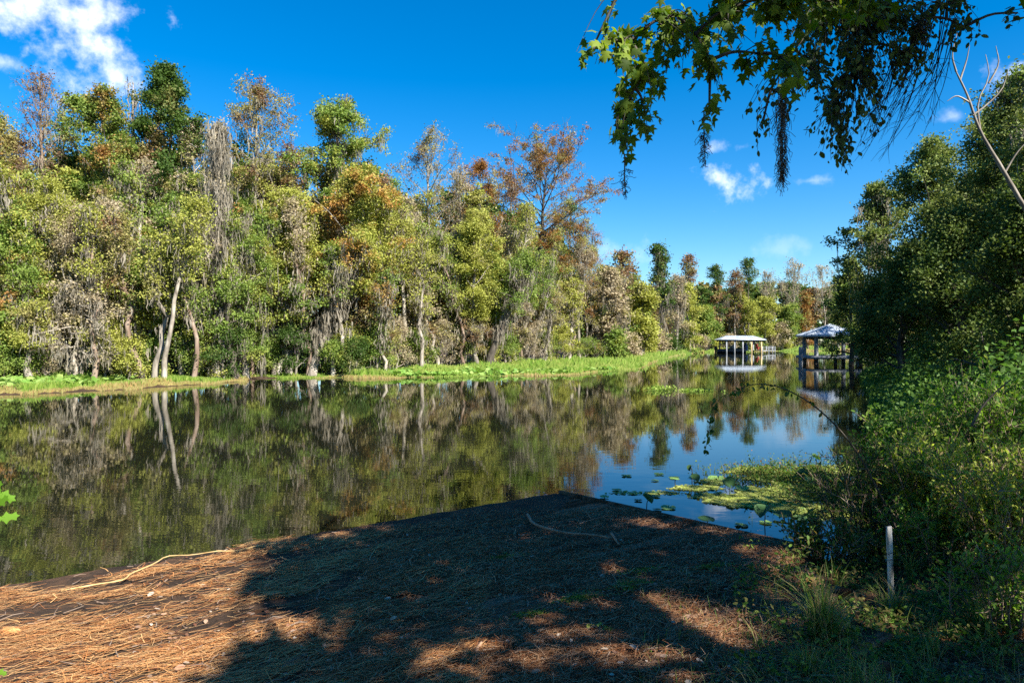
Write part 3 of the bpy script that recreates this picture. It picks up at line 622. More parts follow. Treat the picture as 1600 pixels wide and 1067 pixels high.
mats = [leaf_mat('marsh_grass_green', [(.13,.24,.028), (.22,.34,.05), (.33,.40,.09), (.10,.19,.025)], [(.38,.38,.11), (.28,.36,.07)], .25, (.56, .64)),
        leaf_mat('marsh_grass_tan', [(.46,.36,.16), (.34,.33,.10), (.42,.28,.12)], None)]
mb = MB(); t_ = edge < np.where(px < 395, 1.1 + .5*np.sin(xg*1.7), .25 + .5*np.sin(xg*.6))
for k, sel in ((0, ~t_), (1, t_)):
    vv = v[sel]; mb.add(vv.reshape(-1, 3), np.arange(len(vv)*3).reshape(-1, 3), k)
tag(mb.build('marsh_grass', mats), kind='stuff')
mb = MB()   # floating mat the grass grows from
pxs = np.linspace(-220, 1345, 150); V = []
for p_ in pxs:
    s0 = np.interp(p_, *SL); w_ = .35*math.sin(p_*.13)+.3*math.sin(p_*.041)+.2*math.sin(p_*.37); V += [(X(p_, s0+.3)+0, s0+.3+w_*.8, .006), (X(p_, s0+1.6), s0+1.6, .03)]
nq = len(pxs); mb.add(V, [[2*i, 2*i+2, 2*i+3, 2*i+1] for i in range(nq-1)])
tag(mb.build('marsh_mat', solid('floating_plant_mat', [(.3,(.08,.12,.02)), (.5,(.18,.22,.05)), (.7,(.14,.22,.03))], 2.5, 6, bump=.5)), kind='stuff')
def pads(name, spots, size, mat, seed, stand=.1):
    r = RNG(seed); mb = MB(); C = []
    for (x0, x1, f0, f1, n) in spots:
        p_ = r.uniform(x0, x1, n); s0 = np.interp(p_, *SL); Y = s0 + r.uniform(f0, f1, n); C.append(np.stack([(p_-CX)/F*Y, Y, np.maximum(0, ground_z((p_-CX)/F*Y, Y)) + stand*r.uniform(.4, 1.8, n)], 1))
    C = np.concatenate(C); a, b_, nn_ = frames(r, len(C), 2.2)
    th = np.linspace(0, 2*PI, 9)[:-1]; tv = [(0,0,-.06)] + [(.5*math.cos(t)*(1 if i else .4), .5*math.sin(t), .04) for i, t in enumerate(th)]
    place(mb, tv, [[0, i+1, (i+1) % 8+1] for i in range(8)], C, a, b_, nn_, size*r.uniform(.6, 1.3, len(C)))
    return tag(mb.build(name, mat), kind='stuff')
M['pad'] = leaf_mat('pennywort_leaf', [(.12,.25,.035), (.20,.33,.06), (.30,.40,.11)], None, trans=.3, gloss=.15)
pads('marsh_leaves', [(-100,150,1.5,8,900),(150,380,4,7,220),(600,790,.6,6,800),(790,960,1,3.5,200),(1060,1110,-1,6,120)], .34, M['pad'], 41, .14)

# ------------------------------------------------------------------ right bank trees
R_ = [
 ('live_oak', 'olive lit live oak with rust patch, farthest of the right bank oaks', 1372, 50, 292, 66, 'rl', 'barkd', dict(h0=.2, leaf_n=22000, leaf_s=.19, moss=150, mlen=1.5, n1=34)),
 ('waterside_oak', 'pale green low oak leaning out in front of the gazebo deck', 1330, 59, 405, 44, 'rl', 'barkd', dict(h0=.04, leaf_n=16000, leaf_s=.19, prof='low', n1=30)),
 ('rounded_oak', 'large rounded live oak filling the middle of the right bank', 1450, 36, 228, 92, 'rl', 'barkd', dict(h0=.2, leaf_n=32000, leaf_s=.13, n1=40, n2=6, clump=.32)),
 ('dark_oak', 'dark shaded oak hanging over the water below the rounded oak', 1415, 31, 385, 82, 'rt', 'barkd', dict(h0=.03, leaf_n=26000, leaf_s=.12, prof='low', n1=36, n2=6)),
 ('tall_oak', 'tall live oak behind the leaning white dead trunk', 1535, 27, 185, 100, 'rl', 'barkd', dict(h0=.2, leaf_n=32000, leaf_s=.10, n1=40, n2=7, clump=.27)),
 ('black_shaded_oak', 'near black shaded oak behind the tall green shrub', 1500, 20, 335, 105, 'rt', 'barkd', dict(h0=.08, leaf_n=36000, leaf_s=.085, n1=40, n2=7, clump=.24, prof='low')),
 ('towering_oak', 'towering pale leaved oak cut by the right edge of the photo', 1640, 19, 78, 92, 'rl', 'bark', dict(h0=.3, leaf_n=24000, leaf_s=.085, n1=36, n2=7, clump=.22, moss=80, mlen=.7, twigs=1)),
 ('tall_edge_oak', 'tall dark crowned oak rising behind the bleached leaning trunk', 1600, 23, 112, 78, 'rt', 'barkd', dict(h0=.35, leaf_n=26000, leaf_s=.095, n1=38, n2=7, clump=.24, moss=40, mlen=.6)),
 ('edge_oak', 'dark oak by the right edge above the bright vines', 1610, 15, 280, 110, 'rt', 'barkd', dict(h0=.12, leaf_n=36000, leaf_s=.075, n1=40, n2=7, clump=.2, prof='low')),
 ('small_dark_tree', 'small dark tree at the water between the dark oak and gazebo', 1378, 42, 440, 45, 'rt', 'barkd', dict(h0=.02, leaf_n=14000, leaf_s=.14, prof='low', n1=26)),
]
for nm, lb, px, Y, top, Rp, lf, bk, kw in R_:
    tree(nm, lb, px, Y, top, Rp, lf, bk, zb=.3, **kw)
def mass2(name, spots, seed, zb=.3):
    mb = MB()
    for i, (x, y, Hh, R, nl, ls, mi) in enumerate(spots):
        w, l, ms = tree_geo(seed*100+i, Hh, R, h0=.1, n1=18, n2=5, leaf_n=nl, leaf_s=ls, clump=.45, tr=.15, wob=.5, skip=.1)
        off = (x, y, zb); mb.merge(w, off, 0); mb.merge(l, off, mi)
    return tag(mb.build(name, [M['barkd'], M['rt'], M['rl']]), kind='stuff')
rg = RNG(17); sp = []
for Y in np.arange(21, 66, 4.5):
    for k in range(3):
        xr = np.interp(Y, [12, 64], [6.6, 36]) + 5.5 + k*5 + rg.uniform(-1, 1)
        top = np.interp(xr/Y*F+CX, [1380, 1450, 1540, 1620, 1900], [330, 270, 240, 190, 100])
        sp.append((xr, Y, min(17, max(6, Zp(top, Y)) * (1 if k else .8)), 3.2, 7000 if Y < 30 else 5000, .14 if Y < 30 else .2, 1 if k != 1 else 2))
mass2('right_bank_woods', sp, 9)
# low undergrowth on the right bank
mb = MB(); rg = RNG(19); n = 60000
t = rg.random(n)**1.5; Y = 7.5 + t*55; sh = np.interp(Y, [7.4, 9, 15, 25, 40, 55, 64], [4.4, 5.3, 8.2, 13.6, 21, 30, 36]); off = rg.uniform(-.5, 5, n)*(.5+Y/50)
x = sh + off; hh = rg.beta(1.3, 2.2, n)*np.clip(.5 + off*.9, .3, 2.0)*(1+.35*np.sin(x*1.7)*np.sin(Y*1.3)); C = np.stack([x, Y, np.maximum(0.02, ground_z(x, Y)) + hh], 1)
leaves(mb, rg, C, .07 + .0022*Y, up=.9)
tag(mb.build('undergrowth', leaf_mat('undergrowth_leaf', [(.04,.09,.015), (.08,.16,.03), (.13,.23,.04), (.06,.12,.02)], None)), kind='stuff')

rg = RNG(77); mass2('woods', [(rg.uniform(-26, 1), rg.uniform(-20, -7), rg.uniform(9, 13), 3.4, 5000, .28, 1+i % 2) for i in range(14)]  # unseen trees behind the camera, added to keep blue sky light off the shade
  + [(13+3*i, -6-3.2*i, 11, 3, 4500, .28, 1) for i in range(2, 5)] + [(-11-3.5*i, -3-1.5*i, 12.5, 3.6, 6500, .28, 1) for i in range(4)] + [(-9, -7, 13, 3.6, 6500, .28, 2), (-4, -8.5, 13, 3.6, 6500, .28, 1)], 13, .5)
# leaning dead tree, right
mb = MB(); Yd = 11.5; o0 = np.array([X(1700, Yd), Yd, gz(X(1700, Yd), Yd)])
def pp(px, py, Y=Yd): return P(px, py, Y) - o0
trunk = smooth_path([(0,0,-.2), pp(1665,430), pp(1600,322), pp(1565,262), pp(1532,205), pp(1512,150), pp(1494,112)], 26)
mb.tube(trunk, np.linspace(.055, .011, 26)*np.random.default_rng(1).uniform(.9, 1.1, 26), 7)
for e in ([(1532,205),(1528,160),(1545,120),(1540,85)], [(1515,160),(1495,150),(1480,158)], [(1520,180),(1540,165),(1565,140),(1575,110)], [(1494,112),(1488,85),(1496,50)], [(1500,125),(1510,95),(1515,70)], [(1570,270),(1588,240),(1610,215)], [(1545,130),(1560,100),(1556,72)]):
    mb.tube(smooth_path([pp(*q) for q in e], 8), np.linspace(.018, .005, 8), 5)
rt_ = empty('leaning_dead_tree', o0, 'bleached bare dead trunk leaning left before the tall oak', 'dead tree')
mb.build('trunk', M['bark'], rt_, smooth=True)

# ------------------------------------------------------------------ near shrubs on the right
def shrub(name, label, px, Y, top, Rpx, leafm, n_st=26, per=9, ls=.055, tv=(OVAL_V, OVAL_F), seed=1, zb=None, lean=(0, 0), bark='barkb', droop=.0, cat='shrub', group=None, base_r=.35, arch=.5):
    r = RNG(seed); x = X(px, Y); zb = gz(x, Y) if zb is None else zb; Hh = Zp(top, Y)-zb; R = Rpx/F*Y
    st, lf = MB(), MB(); C, D = [], []
    for i in range(n_st):
        az = r.uniform(0, 2*PI); k = math.sqrt(r.random()); b0 = np.array([math.cos(az), math.sin(az), 0])*R*base_r*k
        tip = np.array([math.cos(az)*R*k*1.05 + lean[0], math.sin(az)*R*k*.9 + lean[1], Hh*r.uniform(.55, 1.0)*(1-.35*k)])
        mid = b0*.5 + tip*.5 + np.array([0, 0, Hh*.12*arch]) + r.normal(0, .06, 3)
        pts = smooth_path([b0 - (0, 0, .05), mid, tip], 8); st.tube(pts, np.linspace(.009, .003, 8), 4, cap=False)
        for j in range(per):
            s = r.uniform(.25, 1); q = pts[min(7, int(s*7))]; d = unit(unit(tip-b0) + r.normal(0, .8, 3)); l = Hh*r.uniform(.08, .26)
            q2 = q + d*l + np.array([0, 0, -droop*l]); st.tube([q, (q+q2)/2 + r.normal(0, .015, 3), q2], [.004, .003, .0015], 3, cap=False)
            nl = int(max(4, l/ls*2.6)); tt = np.linspace(.15, 1, nl)[:, None]; C.append(q + (q2-q)*tt + r.normal(0, ls*.25, (nl, 3))); D.append(np.repeat(d[None], nl, 0))
    C = np.concatenate(C); D = np.concatenate(D); n = len(C)
    a = unit(D*.7 + r.normal(0, .7, (n, 3)) + np.array([0, 0, -droop])); nn_ = unit(r.normal(0, .6, (n, 3)) + np.array([0, 0, 1.2])); b_ = unit(np.cross(nn_, a)); nn_ = np.cross(a, b_)
    place(lf, *tv, C, a, b_, nn_, ls*r.uniform(.55, 1.3, n))
    root = empty(name, (x, Y, zb), label, cat, group)
    st.build('stems', M[bark], root); lf.build('foliage', M[leafm], root)
    return root
M['near_yg'] = leaf_mat('shrub_leaf_yellow_green', [(.20,.28,.025), (.36,.44,.05), (.52,.56,.12), (.13,.22,.025), (.40,.30,.11)], None, trans=.5, gloss=.15)
M['near_gr'] = leaf_mat('shrub_leaf_green', [(.07,.15,.018), (.13,.25,.03), (.22,.35,.05), (.30,.30,.07)], None, trans=.5, gloss=.15)
M['near_dk'] = leaf_mat('shrub_leaf_dark', [(.04,.09,.012), (.08,.15,.022), (.13,.21,.035), (.20,.10,.04)], None, trans=.4, gloss=.15)
SHN = [
 ('tall green shrub with upright pale tips against the black shade', 1530, 8.0, 520, 85, 'near_gr', dict(n_st=40, per=12, ls=.055, seed=1)),
 ('yellow green sunlit shrub spreading behind the white stake', 1470, 6.8, 640, 115, 'near_yg', dict(n_st=52, per=13, ls=.050, seed=2)),
 ('tangled brown stemmed shrub at the right edge', 1575, 6.0, 660, 105, 'near_yg', dict(n_st=52, per=12, ls=.045, seed=3, bark='barkb')),
 ('slender leaved shrub reaching left over the duckweed', 1345, 7.0, 665, 75, 'near_dk', dict(n_st=34, per=11, ls=.060, seed=4, tv=(LANCE_V, LANCE_F), lean=(-.1, 0))),
 ('dark low shrub between the ramp corner and the white stake', 1300, 6.3, 790, 70, 'near_dk', dict(n_st=34, per=10, ls=.050, seed=5)),
 ('leafy green shrub right of the stake', 1462, 6.3, 760, 85, 'near_gr', dict(n_st=36, per=10, ls=.048, seed=6)),
 ('bright green shrub low at the right edge of the bank', 1570, 4.8, 830, 90, 'near_gr', dict(n_st=34, per=9, ls=.042, seed=7)),
 ('fresh green vine mound behind the tangled shrub', 1590, 9.5, 575, 95, 'near_gr', dict(n_st=50, per=12, ls=.07, seed=8)),
 ('dark green mound by the water left of the tall green shrub', 1420, 9.5, 600, 75, 'near_gr', dict(n_st=46, per=12, ls=.065, seed=9)),
]
for lb, px, Y, top, Rp, lf, kw in SHN: shrub('shrub', lb, px, Y, top, Rp, lf, **kw)
# arching bramble cane
o0 = np.array([X(1400, 6.4), 6.4, .35]); mb, lf = MB(), MB(); r = RNG(7)
path = smooth_path([(0,0,0), P(1385,790,6.4)-o0, P(1335,700,6.3)-o0, P(1280,640,6.2)-o0, P(1225,607,6.1)-o0, P(1180,600,6.0)-o0, P(1143,612,6.0)-o0], 34)
mb.tube(path, np.linspace(.011, .003, 34), 5)
d2 = smooth_path([P(1180,600,6)-o0, P(1150,585,6)-o0, P(1118,590,6)-o0, P(1100,584,6)-o0], 12)
d2 = smooth_path([P(1235,607,6.1)-o0, P(1228,595,6.1)-o0, P(1236,590,6.1)-o0], 6); mb.tube(d2, .002, 3)
drop = smooth_path([P(1150,610,6)-o0, P(1125,622,6)-o0, P(1112,650,6)-o0, P(1103,698,6)-o0], 12); mb.tube(drop, .0025, 3)
C = np.concatenate([path[16:][r.integers(0, 18, 34)], drop[r.integers(5, 12, 44)], drop[r.integers(0, 5, 6)]]) + r.normal(0, .018, (84, 3))*np.array([1,1,1.])
a = unit(r.normal(0, .7, (84, 3)) + [0, 0, -.8]); nn_ = unit(r.normal(size=(84, 3)) + [0, -1, .3]); b_ = unit(np.cross(nn_, a)); nn_ = np.cross(a, b_)
place(lf, OVAL_V, OVAL_F, C, a, b_*1.4, nn_, r.uniform(.03, .06, 84))
rt_ = empty('bramble_cane', o0, 'thin dark cane arching left over the water with small hanging leaves', 'plant')
mb.build('stem', M['barkd'], rt_, smooth=True); lf.build('leaves', M['near_dk'], rt_)
# dark slanted twig in the bush
o0 = P(1530, 640, 7.0); mb = MB(); mb.tube(smooth_path([P(1518,665,6.6)-o0, P(1535,635,6.6)-o0, P(1556,612,6.6)-o0, P(1580,592,6.6)-o0], 10), np.linspace(.012, .006, 10), 5)
tag(mb.build('bare_twig', M['barkd'], loc=o0), 'bare dark twig slanting up through the tall green shrub', 'twig')

# ------------------------------------------------------------------ grass, tufts, weeds on the near ground
def blades(mb, r, C, L_, W, spread=.6, seg=4):
    n = len(C); az = r.uniform(0, 2*PI, n); d = np.stack([np.cos(az), np.sin(az), 0*az], 1); s = np.stack([-np.sin(az), np.cos(az), 0*az], 1)
    L_ = L_*r.uniform(.45, 1.15, n); k = spread*r.uniform(.15, 1.5, n); W = W*r.uniform(.6, 1.3, n); rows = []
    for j in range(seg+1):
        t = j/seg; out = L_*k*(t**1.8)*.8; up = L_*(t - .35*k*t**2.6); ww = W*(1-t**1.6)+.0004
        q = C + d*out[:, None]; q = q + np.array([0, 0, 1.])*up[:, None]; rows += [q - s*ww[:, None], q + s*ww[:, None]]
    v = np.stack(rows, 1); f = np.array([[2*j, 2*j+1, 2*j+3, 2*j+2] for j in range(seg)])
    mb.add(v.reshape(-1, 3), (f[None] + (np.arange(n)*(2*seg+2))[:, None, None]).reshape(-1, 4))
M['grass'] = leaf_mat('near_grass', [(.07,.14,.02), (.13,.21,.035), (.20,.28,.05), (.28,.30,.09), (.34,.24,.12), (.24,.13,.06)], None, trans=.35, gloss=.12)
r = RNG(51); mb = MB(); n = 3400
px = 1170 + 470*r.beta(1.4, 1.2, n); py = 880 + 200*r.random(n); Y = (CH-.35)*F/(py-HY); x = X(px, Y)
k = (sdist(x, Y) > .1) & (r.random(n) < .07 + .93*((np.sin(x*5.1+1+Y)*np.sin(Y*4.7+x*1.3) > .42) | (np.sin(x*11+Y*3)*np.sin(Y*9.3-x*2) > .62))); x, Y = x[k], Y[k]
blades(mb, r, np.stack([x, Y, surf_z(x, Y)[0]-.01], 1), .22, .0026, 1.2)
x, Y = scatter_px(r, 1200, 1000, 1500, 880, 1080); blades(mb, r, np.stack([x, Y, surf_z(x, Y)[0]-.01], 1), .10, .0024, .9)
tag(mb.build('grass', M['grass']), kind='stuff')
mb = MB(); n = 9000; px = 1150 + 480*r.beta(1.2, 1.1, n); py = 838 + 235*r.beta(1.0, 1.7, n); Y = (CH-.25)*F/(py-HY); x = X(px, Y)
k = (sdist(x, Y) > .05) & (np.sin(x*4.3+2)*np.sin(Y*5.1+x) + .5*np.sin(x*9.7)*np.sin(Y*8.1) > .0 - (px-1150)/900); x, Y = x[k], Y[k]; n = len(x)
a, b_, nn_ = frames(r, n, 1.6); place(mb, OVAL_V, OVAL_F, np.stack([x, Y, surf_z(x, Y)[0] + .02 + r.beta(1, 2.2, n)*.16], 1), a, b_*1.3, nn_, r.uniform(.018, .05, n))
tag(mb.build('weeds', leaf_mat('low_weed_leaf', [(.04,.09,.012), (.08,.16,.02), (.14,.23,.035), (.16,.11,.04), (.20,.22,.05)], None)), kind='stuff')
TUF = [('largest bright green grass tuft, left of the stake on bare ground', 1285, 1002, .46, 230), ('grass tuft just below the white stake', 1398, 965, .34, 90), ('dark grass tuft growing at the right edge of the shaded ground', 1530, 990, .34, 90),
       ('upright narrow grass tuft between the biggest tuft and the water', 1305, 925, .34, 26), ('low yellowish grass tuft at the bottom below the biggest tuft', 1265, 1050, .16, 60),
       ('tall grass tuft standing directly right of the stake', 1425, 905, .38, 50), ('pale grass tuft among shrub leaves near the right edge', 1572, 905, .30, 70), ('spreading grass tuft midway between the stake and bottom edge', 1455, 1025, .22, 70)]
for i, (lb, px, py, L_, n) in enumerate(TUF):
    c = gpt(px, py, 0, .35); mb = MB(); rr = RNG(60+i)
    blades(mb, rr, rr.normal(0, .035, (n, 3))*np.array([1, 1, 0]), L_, .0035, .75, 6)
    tag(mb.build('grass_tuft', M['grass'], loc=c), lb, 'grass tuft')
# stake
c = np.array([X(1394, 5.2), 5.2, gz(X(1394, 5.2), 5.2)]); Ys = c[1]; Hs = Zp(822, Ys) - c[2]
mb = MB(); w = .018; t = np.linspace(0, 1, 9); ring = []
for i_, tt in enumerate(t):
    zz = -.1 + (Hs+.1)*tt; ox = -.025*tt; ww = w*(1+.06*math.sin(i_*2.1)) * (.97 if i_ == 8 else 1)
    ring += [(ox-ww, -.011, zz), (ox+ww, -.011, zz + (.006 if i_ == 8 else 0)), (ox+ww, .011, zz + (.004 if i_ == 8 else 0)), (ox-ww, .011, zz)]
f = []
for i_ in range(8):
    for s_ in range(4): f.append([i_*4+s_, i_*4+(s_+1) % 4, i_*4+4+(s_+1) % 4, i_*4+4+s_])
f += [[32, 33, 34, 35], [3, 2, 1, 0]]
mb.add(ring, f)
rt_ = empty('marker_stake', c, 'flat weathered white wooden stake standing in grass by the shrubs', 'stake')
mb.build('stake_board', solid('stake_wood', [(.32,(.16,.14,.11)), (.46,(.40,.38,.33)), (.62,(.58,.56,.51))], 7, 7, scl=(4,4,.6), bump=.3), rt_)
mb = MB()
for zf in (.68, .60):
    zz = Hs*zf; ox = -.025*zf; q = [(ox-w-.003, -.015, zz), (ox+w+.003, -.015, zz+.012), (ox+w+.003, .015, zz+.008), (ox-w-.003, .015, zz-.004), (ox-w-.003, -.015, zz)]; mb.tube(q, .0022, 4)
mb.build('wire_wrap', M['barkd'], rt_)
# broad leaf plant and weeds
def weed(name, label, px, py, stems, tv, size, mat, cat='plant', seed=1, zg=.3):
    c = gpt(px, py, 0, zg); r = RNG(seed); st, lf = MB(), MB()
    for (dx, dy, n) in stems:   # tip offset in photo pixels
        tip = np.array([dx/F*c[1], r.normal(0, .04), -dy/F*c[1]]); pts = smooth_path([(0,0,0), tip*.5 + r.normal(0, .01, 3), tip], 8); st.tube(pts, .003, 4)
        if n == 1: C = tip[None]
        else: C = pts[r.integers(2, 8, n)] + r.normal(0, .006, (n, 3))
        k = len(C); a = unit(r.normal(0, .8, (k, 3)) + [0, -.5, .0]); nn_ = unit(r.normal(0, .4, (k, 3)) + [0, -.5, 1]); b_ = unit(np.cross(nn_, a)); nn_ = np.cross(a, b_)
        place(lf, *tv, C, a, b_*1.5, nn_, size*r.uniform(.7, 1.2, k))
    rt_ = empty(name, c, label, cat); st.build('stems', M['near_gr'], rt_); lf.build('leaves', mat, rt_); return rt_
HEART_V = [(0,0,0),(.22,-.12,.02),(.40,.10,.05),(.36,.45,.04),(.18,.78,0),(0,1.0,-.08),(-.18,.78,0),(-.36,.45,.04),(-.40,.10,.05),(-.22,-.12,.02)]
HEART_F = [[0, i, i+1] for i in range(1, 9)]
M['taro'] = leaf_mat('taro_leaf', [(.02,.09,.04), (.03,.12,.05)], None, trans=.3, gloss=.2)
weed('taro_plant', 'dark blue green taro plant with two broad leaves by the ramp edge', 1158, 905, [(-8,52,1),(6,30,1)], (HEART_V, HEART_F), .26, M['taro'], seed=2)
weed('seedling', 'tiny leafy green seedling on shaded needles in the foreground', 965, 985, [(0,24,9),(-12,6,7),(-28,-2,8),(-45,-8,6)], (OVAL_V, OVAL_F), .035, M['near_yg'], seed=3)
weed('weed_sprig', 'small upright weed with pale bare tip right of the seedling', 1075, 965, [(10,34,2),(-8,10,7),(-2,22,4)], (OVAL_V, OVAL_F), .025, M['near_gr'], seed=4)
weed('dry_stem', 'thin dry stalk standing left of the biggest grass tuft', 1205, 920, [(-4,52,2)], (LANCE_V, LANCE_F), .03, strawd, seed=5)
# sapling leaves at the left edge
LOBE_V = [(0,.5,.0)] + [(x, y, -.1*abs(x)) for x, y in [(0,0),(.10,.12),(.28,.18),(.14,.30),(.16,.42),(.38,.52),(.20,.62),(.16,.72),(.26,.88),(.10,.90),(0,1.02)]]
LOBE_V += [(-x, y, z) for x, y, z in LOBE_V[-2:1:-1]]
nlo = len(LOBE_V)-1; LOBE_F = [[0, i+1, (i+1) % nlo + 1] for i in range(nlo)]
ys_ = 1.7; o0 = np.array([X(-70, ys_), ys_, gz(X(-70, ys_), ys_)]); st, lf = MB(), MB()
st.tube(smooth_path([(0,0,0), P(-62,900,ys_)-o0, P(-58,780,ys_)-o0, P(-50,700,ys_)-o0], 16), np.linspace(.012, .004, 16), 6)
for e in ([(-60,860),(-30,830),(-6,815)], [(-58,790),(-30,775),(-8,770)], [(-62,1060),(-30,1052),(-8,1045)], [(-52,720),(-70,680),(-90,640)]):
    st.tube(smooth_path([P(q[0], q[1], ys_)-o0 for q in e], 6), .003, 4)
LP_ = [((-14,765), (.9,.3,-.55), .060), ((-14,812), (1,.4,.12), .06), ((-10,795), (.8,0,.75), .05), ((-12,775), (.5,0,.9), .045), ((-10,1045), (.8,0,-.3), .035), ((-40,770), (-.6,.2,.6), .09), ((-45,830), (-.6,-.2,-.3), .09), ((-80,670), (-.4,.1,.8), .09), ((-60,700), (.3,.2,.9), .08)]
for (q, dr, s_) in LP_:
    a = unit(np.array([dr], float)); nn_ = unit(np.array([[.15,-1,.35]])); b_ = unit(np.cross(nn_, a)); place(lf, LOBE_V, LOBE_F, (P(q[0], q[1], ys_)-o0)[None], a, b_*.72, np.cross(a, b_), np.array([s_]))
rt_ = empty('oak_sapling', o0, 'bright green lobed oak leaves poking in at the left edge', 'sapling'); st.build('stem', M['barkb'], rt_); lf.build('leaves', leaf_mat('oak_sapling_leaf', [(.12,.26,.02), (.18,.34,.035)], None, trans=.5), rt_)

# ------------------------------------------------------------------ water plants near right
def wpt(px, py, z=.008):
    Y = (CH-z)*F/(py-HY); return np.array([X(px, Y), Y, z])
r = RNG(71); mb = MB()
EL = [(1190,772,48,12,2600),(1260,764,60,16,5200),(1320,770,50,22,5200),(1150,782,44,9,1500),(1215,788,60,9,2600),(1275,800,50,12,2000),(1090,762,40,5,500),(1230,745,60,10,2600),(1180,735,40,7,1600),(1290,735,50,9,2000),(1340,800,40,20,1800),(1120,752,30,5,500),(1010,770,60,3,240),(1110,775,30,6,400)]
C = []
for cx, cy, rx, ry, n in EL:
    th = r.uniform(0, 2*PI, n); rr_ = np.sqrt(r.random(n))*(1+.15*np.sin(th*5)+.1*np.sin(th*9)); py = cy + ry*rr_*np.sin(th); px = cx + rx*rr_*np.cos(th)
    Y = CH*F/(py-HY); C.append(np.stack([X(px, Y), Y, .006 + .004*r.random(n)], 1))
C = np.concatenate(C); C = C[sdist(C[:, 0], C[:, 1]) < .3]; n = len(C); a, b_, nn_ = frames(r, n, 6)
th = np.linspace(0, 2*PI, 7)[:-1]; DISC_V = [(.5*math.cos(t), .5*math.sin(t), 0) for t in th]
place(mb, DISC_V, [[0,1,2,3,4,5]], C, a, b_, nn_, r.uniform(.02, .055, n))
tag(mb.build('duckweed', leaf_mat('duckweed_green', [(.30,.36,.05), (.44,.48,.11), (.52,.50,.16), (.20,.28,.04)], [(.10,.16,.03),(.2,.24,.06)], 1.2, (.5,.6))), kind='stuff')
mb = MB(); n = 1700   # emergent stems in the duckweed
px = np.concatenate([r.normal(1215, 45, n//2), r.normal(1290, 50, n - n//2)]); py = np.concatenate([r.normal(742, 9, n//2), r.normal(765, 22, n-n//2)])
Y = CH*F/(np.clip(py, 712, 860)-HY); x = X(px, Y); k = sdist(x, Y) < .2; C = np.stack([x[k], Y[k], 0*x[k]], 1)
blades(mb, r, C, .13, .003, .9); lm = MB(); C2 = C + np.abs(r.normal(0, .05, C.shape))*np.array([0, 0, 1]) + r.normal(0, .04, C.shape)*np.array([1, 1, 0])
C2 = np.repeat(C2, 3, 0) + r.normal(0, .035, (3*len(C2), 3)); C2[:, 2] = np.abs(C2[:, 2]) + .01; leaves(mb, r, C2, .035, up=.8)
tag(mb.build('water_weeds', M['near_dk']), kind='stuff')
# lily pads: floating and standing
M['lily'] = leaf_mat('lily_leaf_pale', [(.16,.30,.06), (.24,.38,.10)], None, trans=.3, gloss=.25)
M['lilyd'] = leaf_mat('lily_leaf_dark', [(.03,.08,.02), (.05,.12,.03)], None, trans=.35, gloss=.25)
def pad_tmpl(fold):
    th = np.linspace(.18, 2*PI-.18, 15); v = [(0, 0, 0)]
    for t in th:
        x_, y_ = .5*math.sin(t)*.92, .5*math.cos(t)*-1.05 + .1; v.append((x_, y_, fold*abs(x_) + .02*math.sin(t*4)))
    return v, [[0, i, i+1] for i in range(1, 15)]
PADS = [  # label, px, py of the leaf, stalk height, size, fold, dark, tilt
 ('big pale lily leaf lit bright among the duckweed', 1268, 752, .07, .36, .35, 0, .45),
 ('dark folded lily leaf standing beside the big pale one', 1255, 742, .12, .26, .9, 1, .3),
 ('pale flat lily leaf raised on a dark stalk over open water', 1056, 749, .10, .23, .1, 0, .1),
 ('dark cupped lily leaf standing at the duckweed edge', 1140, 758, .12, .30, .8, 1, .9),
 ('green lily leaf lying right of the cupped dark leaf', 1160, 762, .03, .24, .15, 0, .1),
 ('dark curled lily leaf with yellow patch standing at ramp edge', 1012, 783, .10, .24, 1.0, 1, .9),
 ('long pale lily leaf floating beyond the raised flat leaf', 1120, 746, .01, .32, .05, 0, .05),
 ('dark narrow lily leaf bending up highest from the open water', 1080, 733, .20, .17, .9, 1, 1.1),
 ('small dark lily leaf low beside the bending narrow leaf', 1085, 750, .05, .20, .9, 1, .4),
 ('dark broad lily leaf drooping on a crooked stalk near the bank', 1195, 800, .16, .34, .7, 1, .5),
 ('flat dark lily leaf trailing right of the crooked stalk', 1225, 806, .03, .26, .3, 1, .2),
 ('thin floating lily leaf farthest left by the ramp corner', 945, 776, .01, .16, .05, 0, 0),
 ('dull floating lily leaf behind the curled leaf', 1045, 792, .008, .24, .03, 0, 0),
 ('upright rolled lily leaf at the far duckweed edge', 1275, 718, .16, .24, .9, 1, .7),
 ('flat green lily leaf close to the ramp below the duckweed', 1105, 812, .02, .24, .1, 1, .05),
 ('glossy lily leaf half hidden by slender shrub leaves', 1330, 775, .06, .28, .2, 0, .2),
 ('floating lily leaf alone in open blue water', 1030, 740, .008, .20, .03, 1, 0),
]
for i, (lb, px, py, hs, sz, fold, dk, tilt) in enumerate(PADS):
    base = wpt(px, py + hs/CH*(py-HY)*.95, 0.0); rr_ = RNG(80+i); lf, st = MB(), MB(); az = rr_.uniform(0, 2*PI)
    nn_ = unit(np.array([[math.cos(az)*tilt, -abs(math.sin(az))*tilt-.05, 1]])); a = unit(np.cross(nn_, [[math.sin(az), .4, 0]])); b_ = np.cross(nn_, a)
    place(lf, *pad_tmpl(fold), np.array([[0, 0, hs+.006]]), a, b_, nn_, np.array([sz*(.62 if hs > .06 else .85)]))
    rt_ = empty('lily_pad', base, lb, 'lily pad', 'lily pads by the near bank')
    lf.build('leaf', M['lilyd' if dk else 'lily'], rt_)
    st.tube(smooth_path([(rr_.normal(0, .02), rr_.normal(0, .02), -.15), (rr_.normal(0, .012), 0, hs*.5), (0, 0, hs+.004)], 6), .006, 5); st.build('stalk', M['barkd'], rt_)
r = RNG(88)
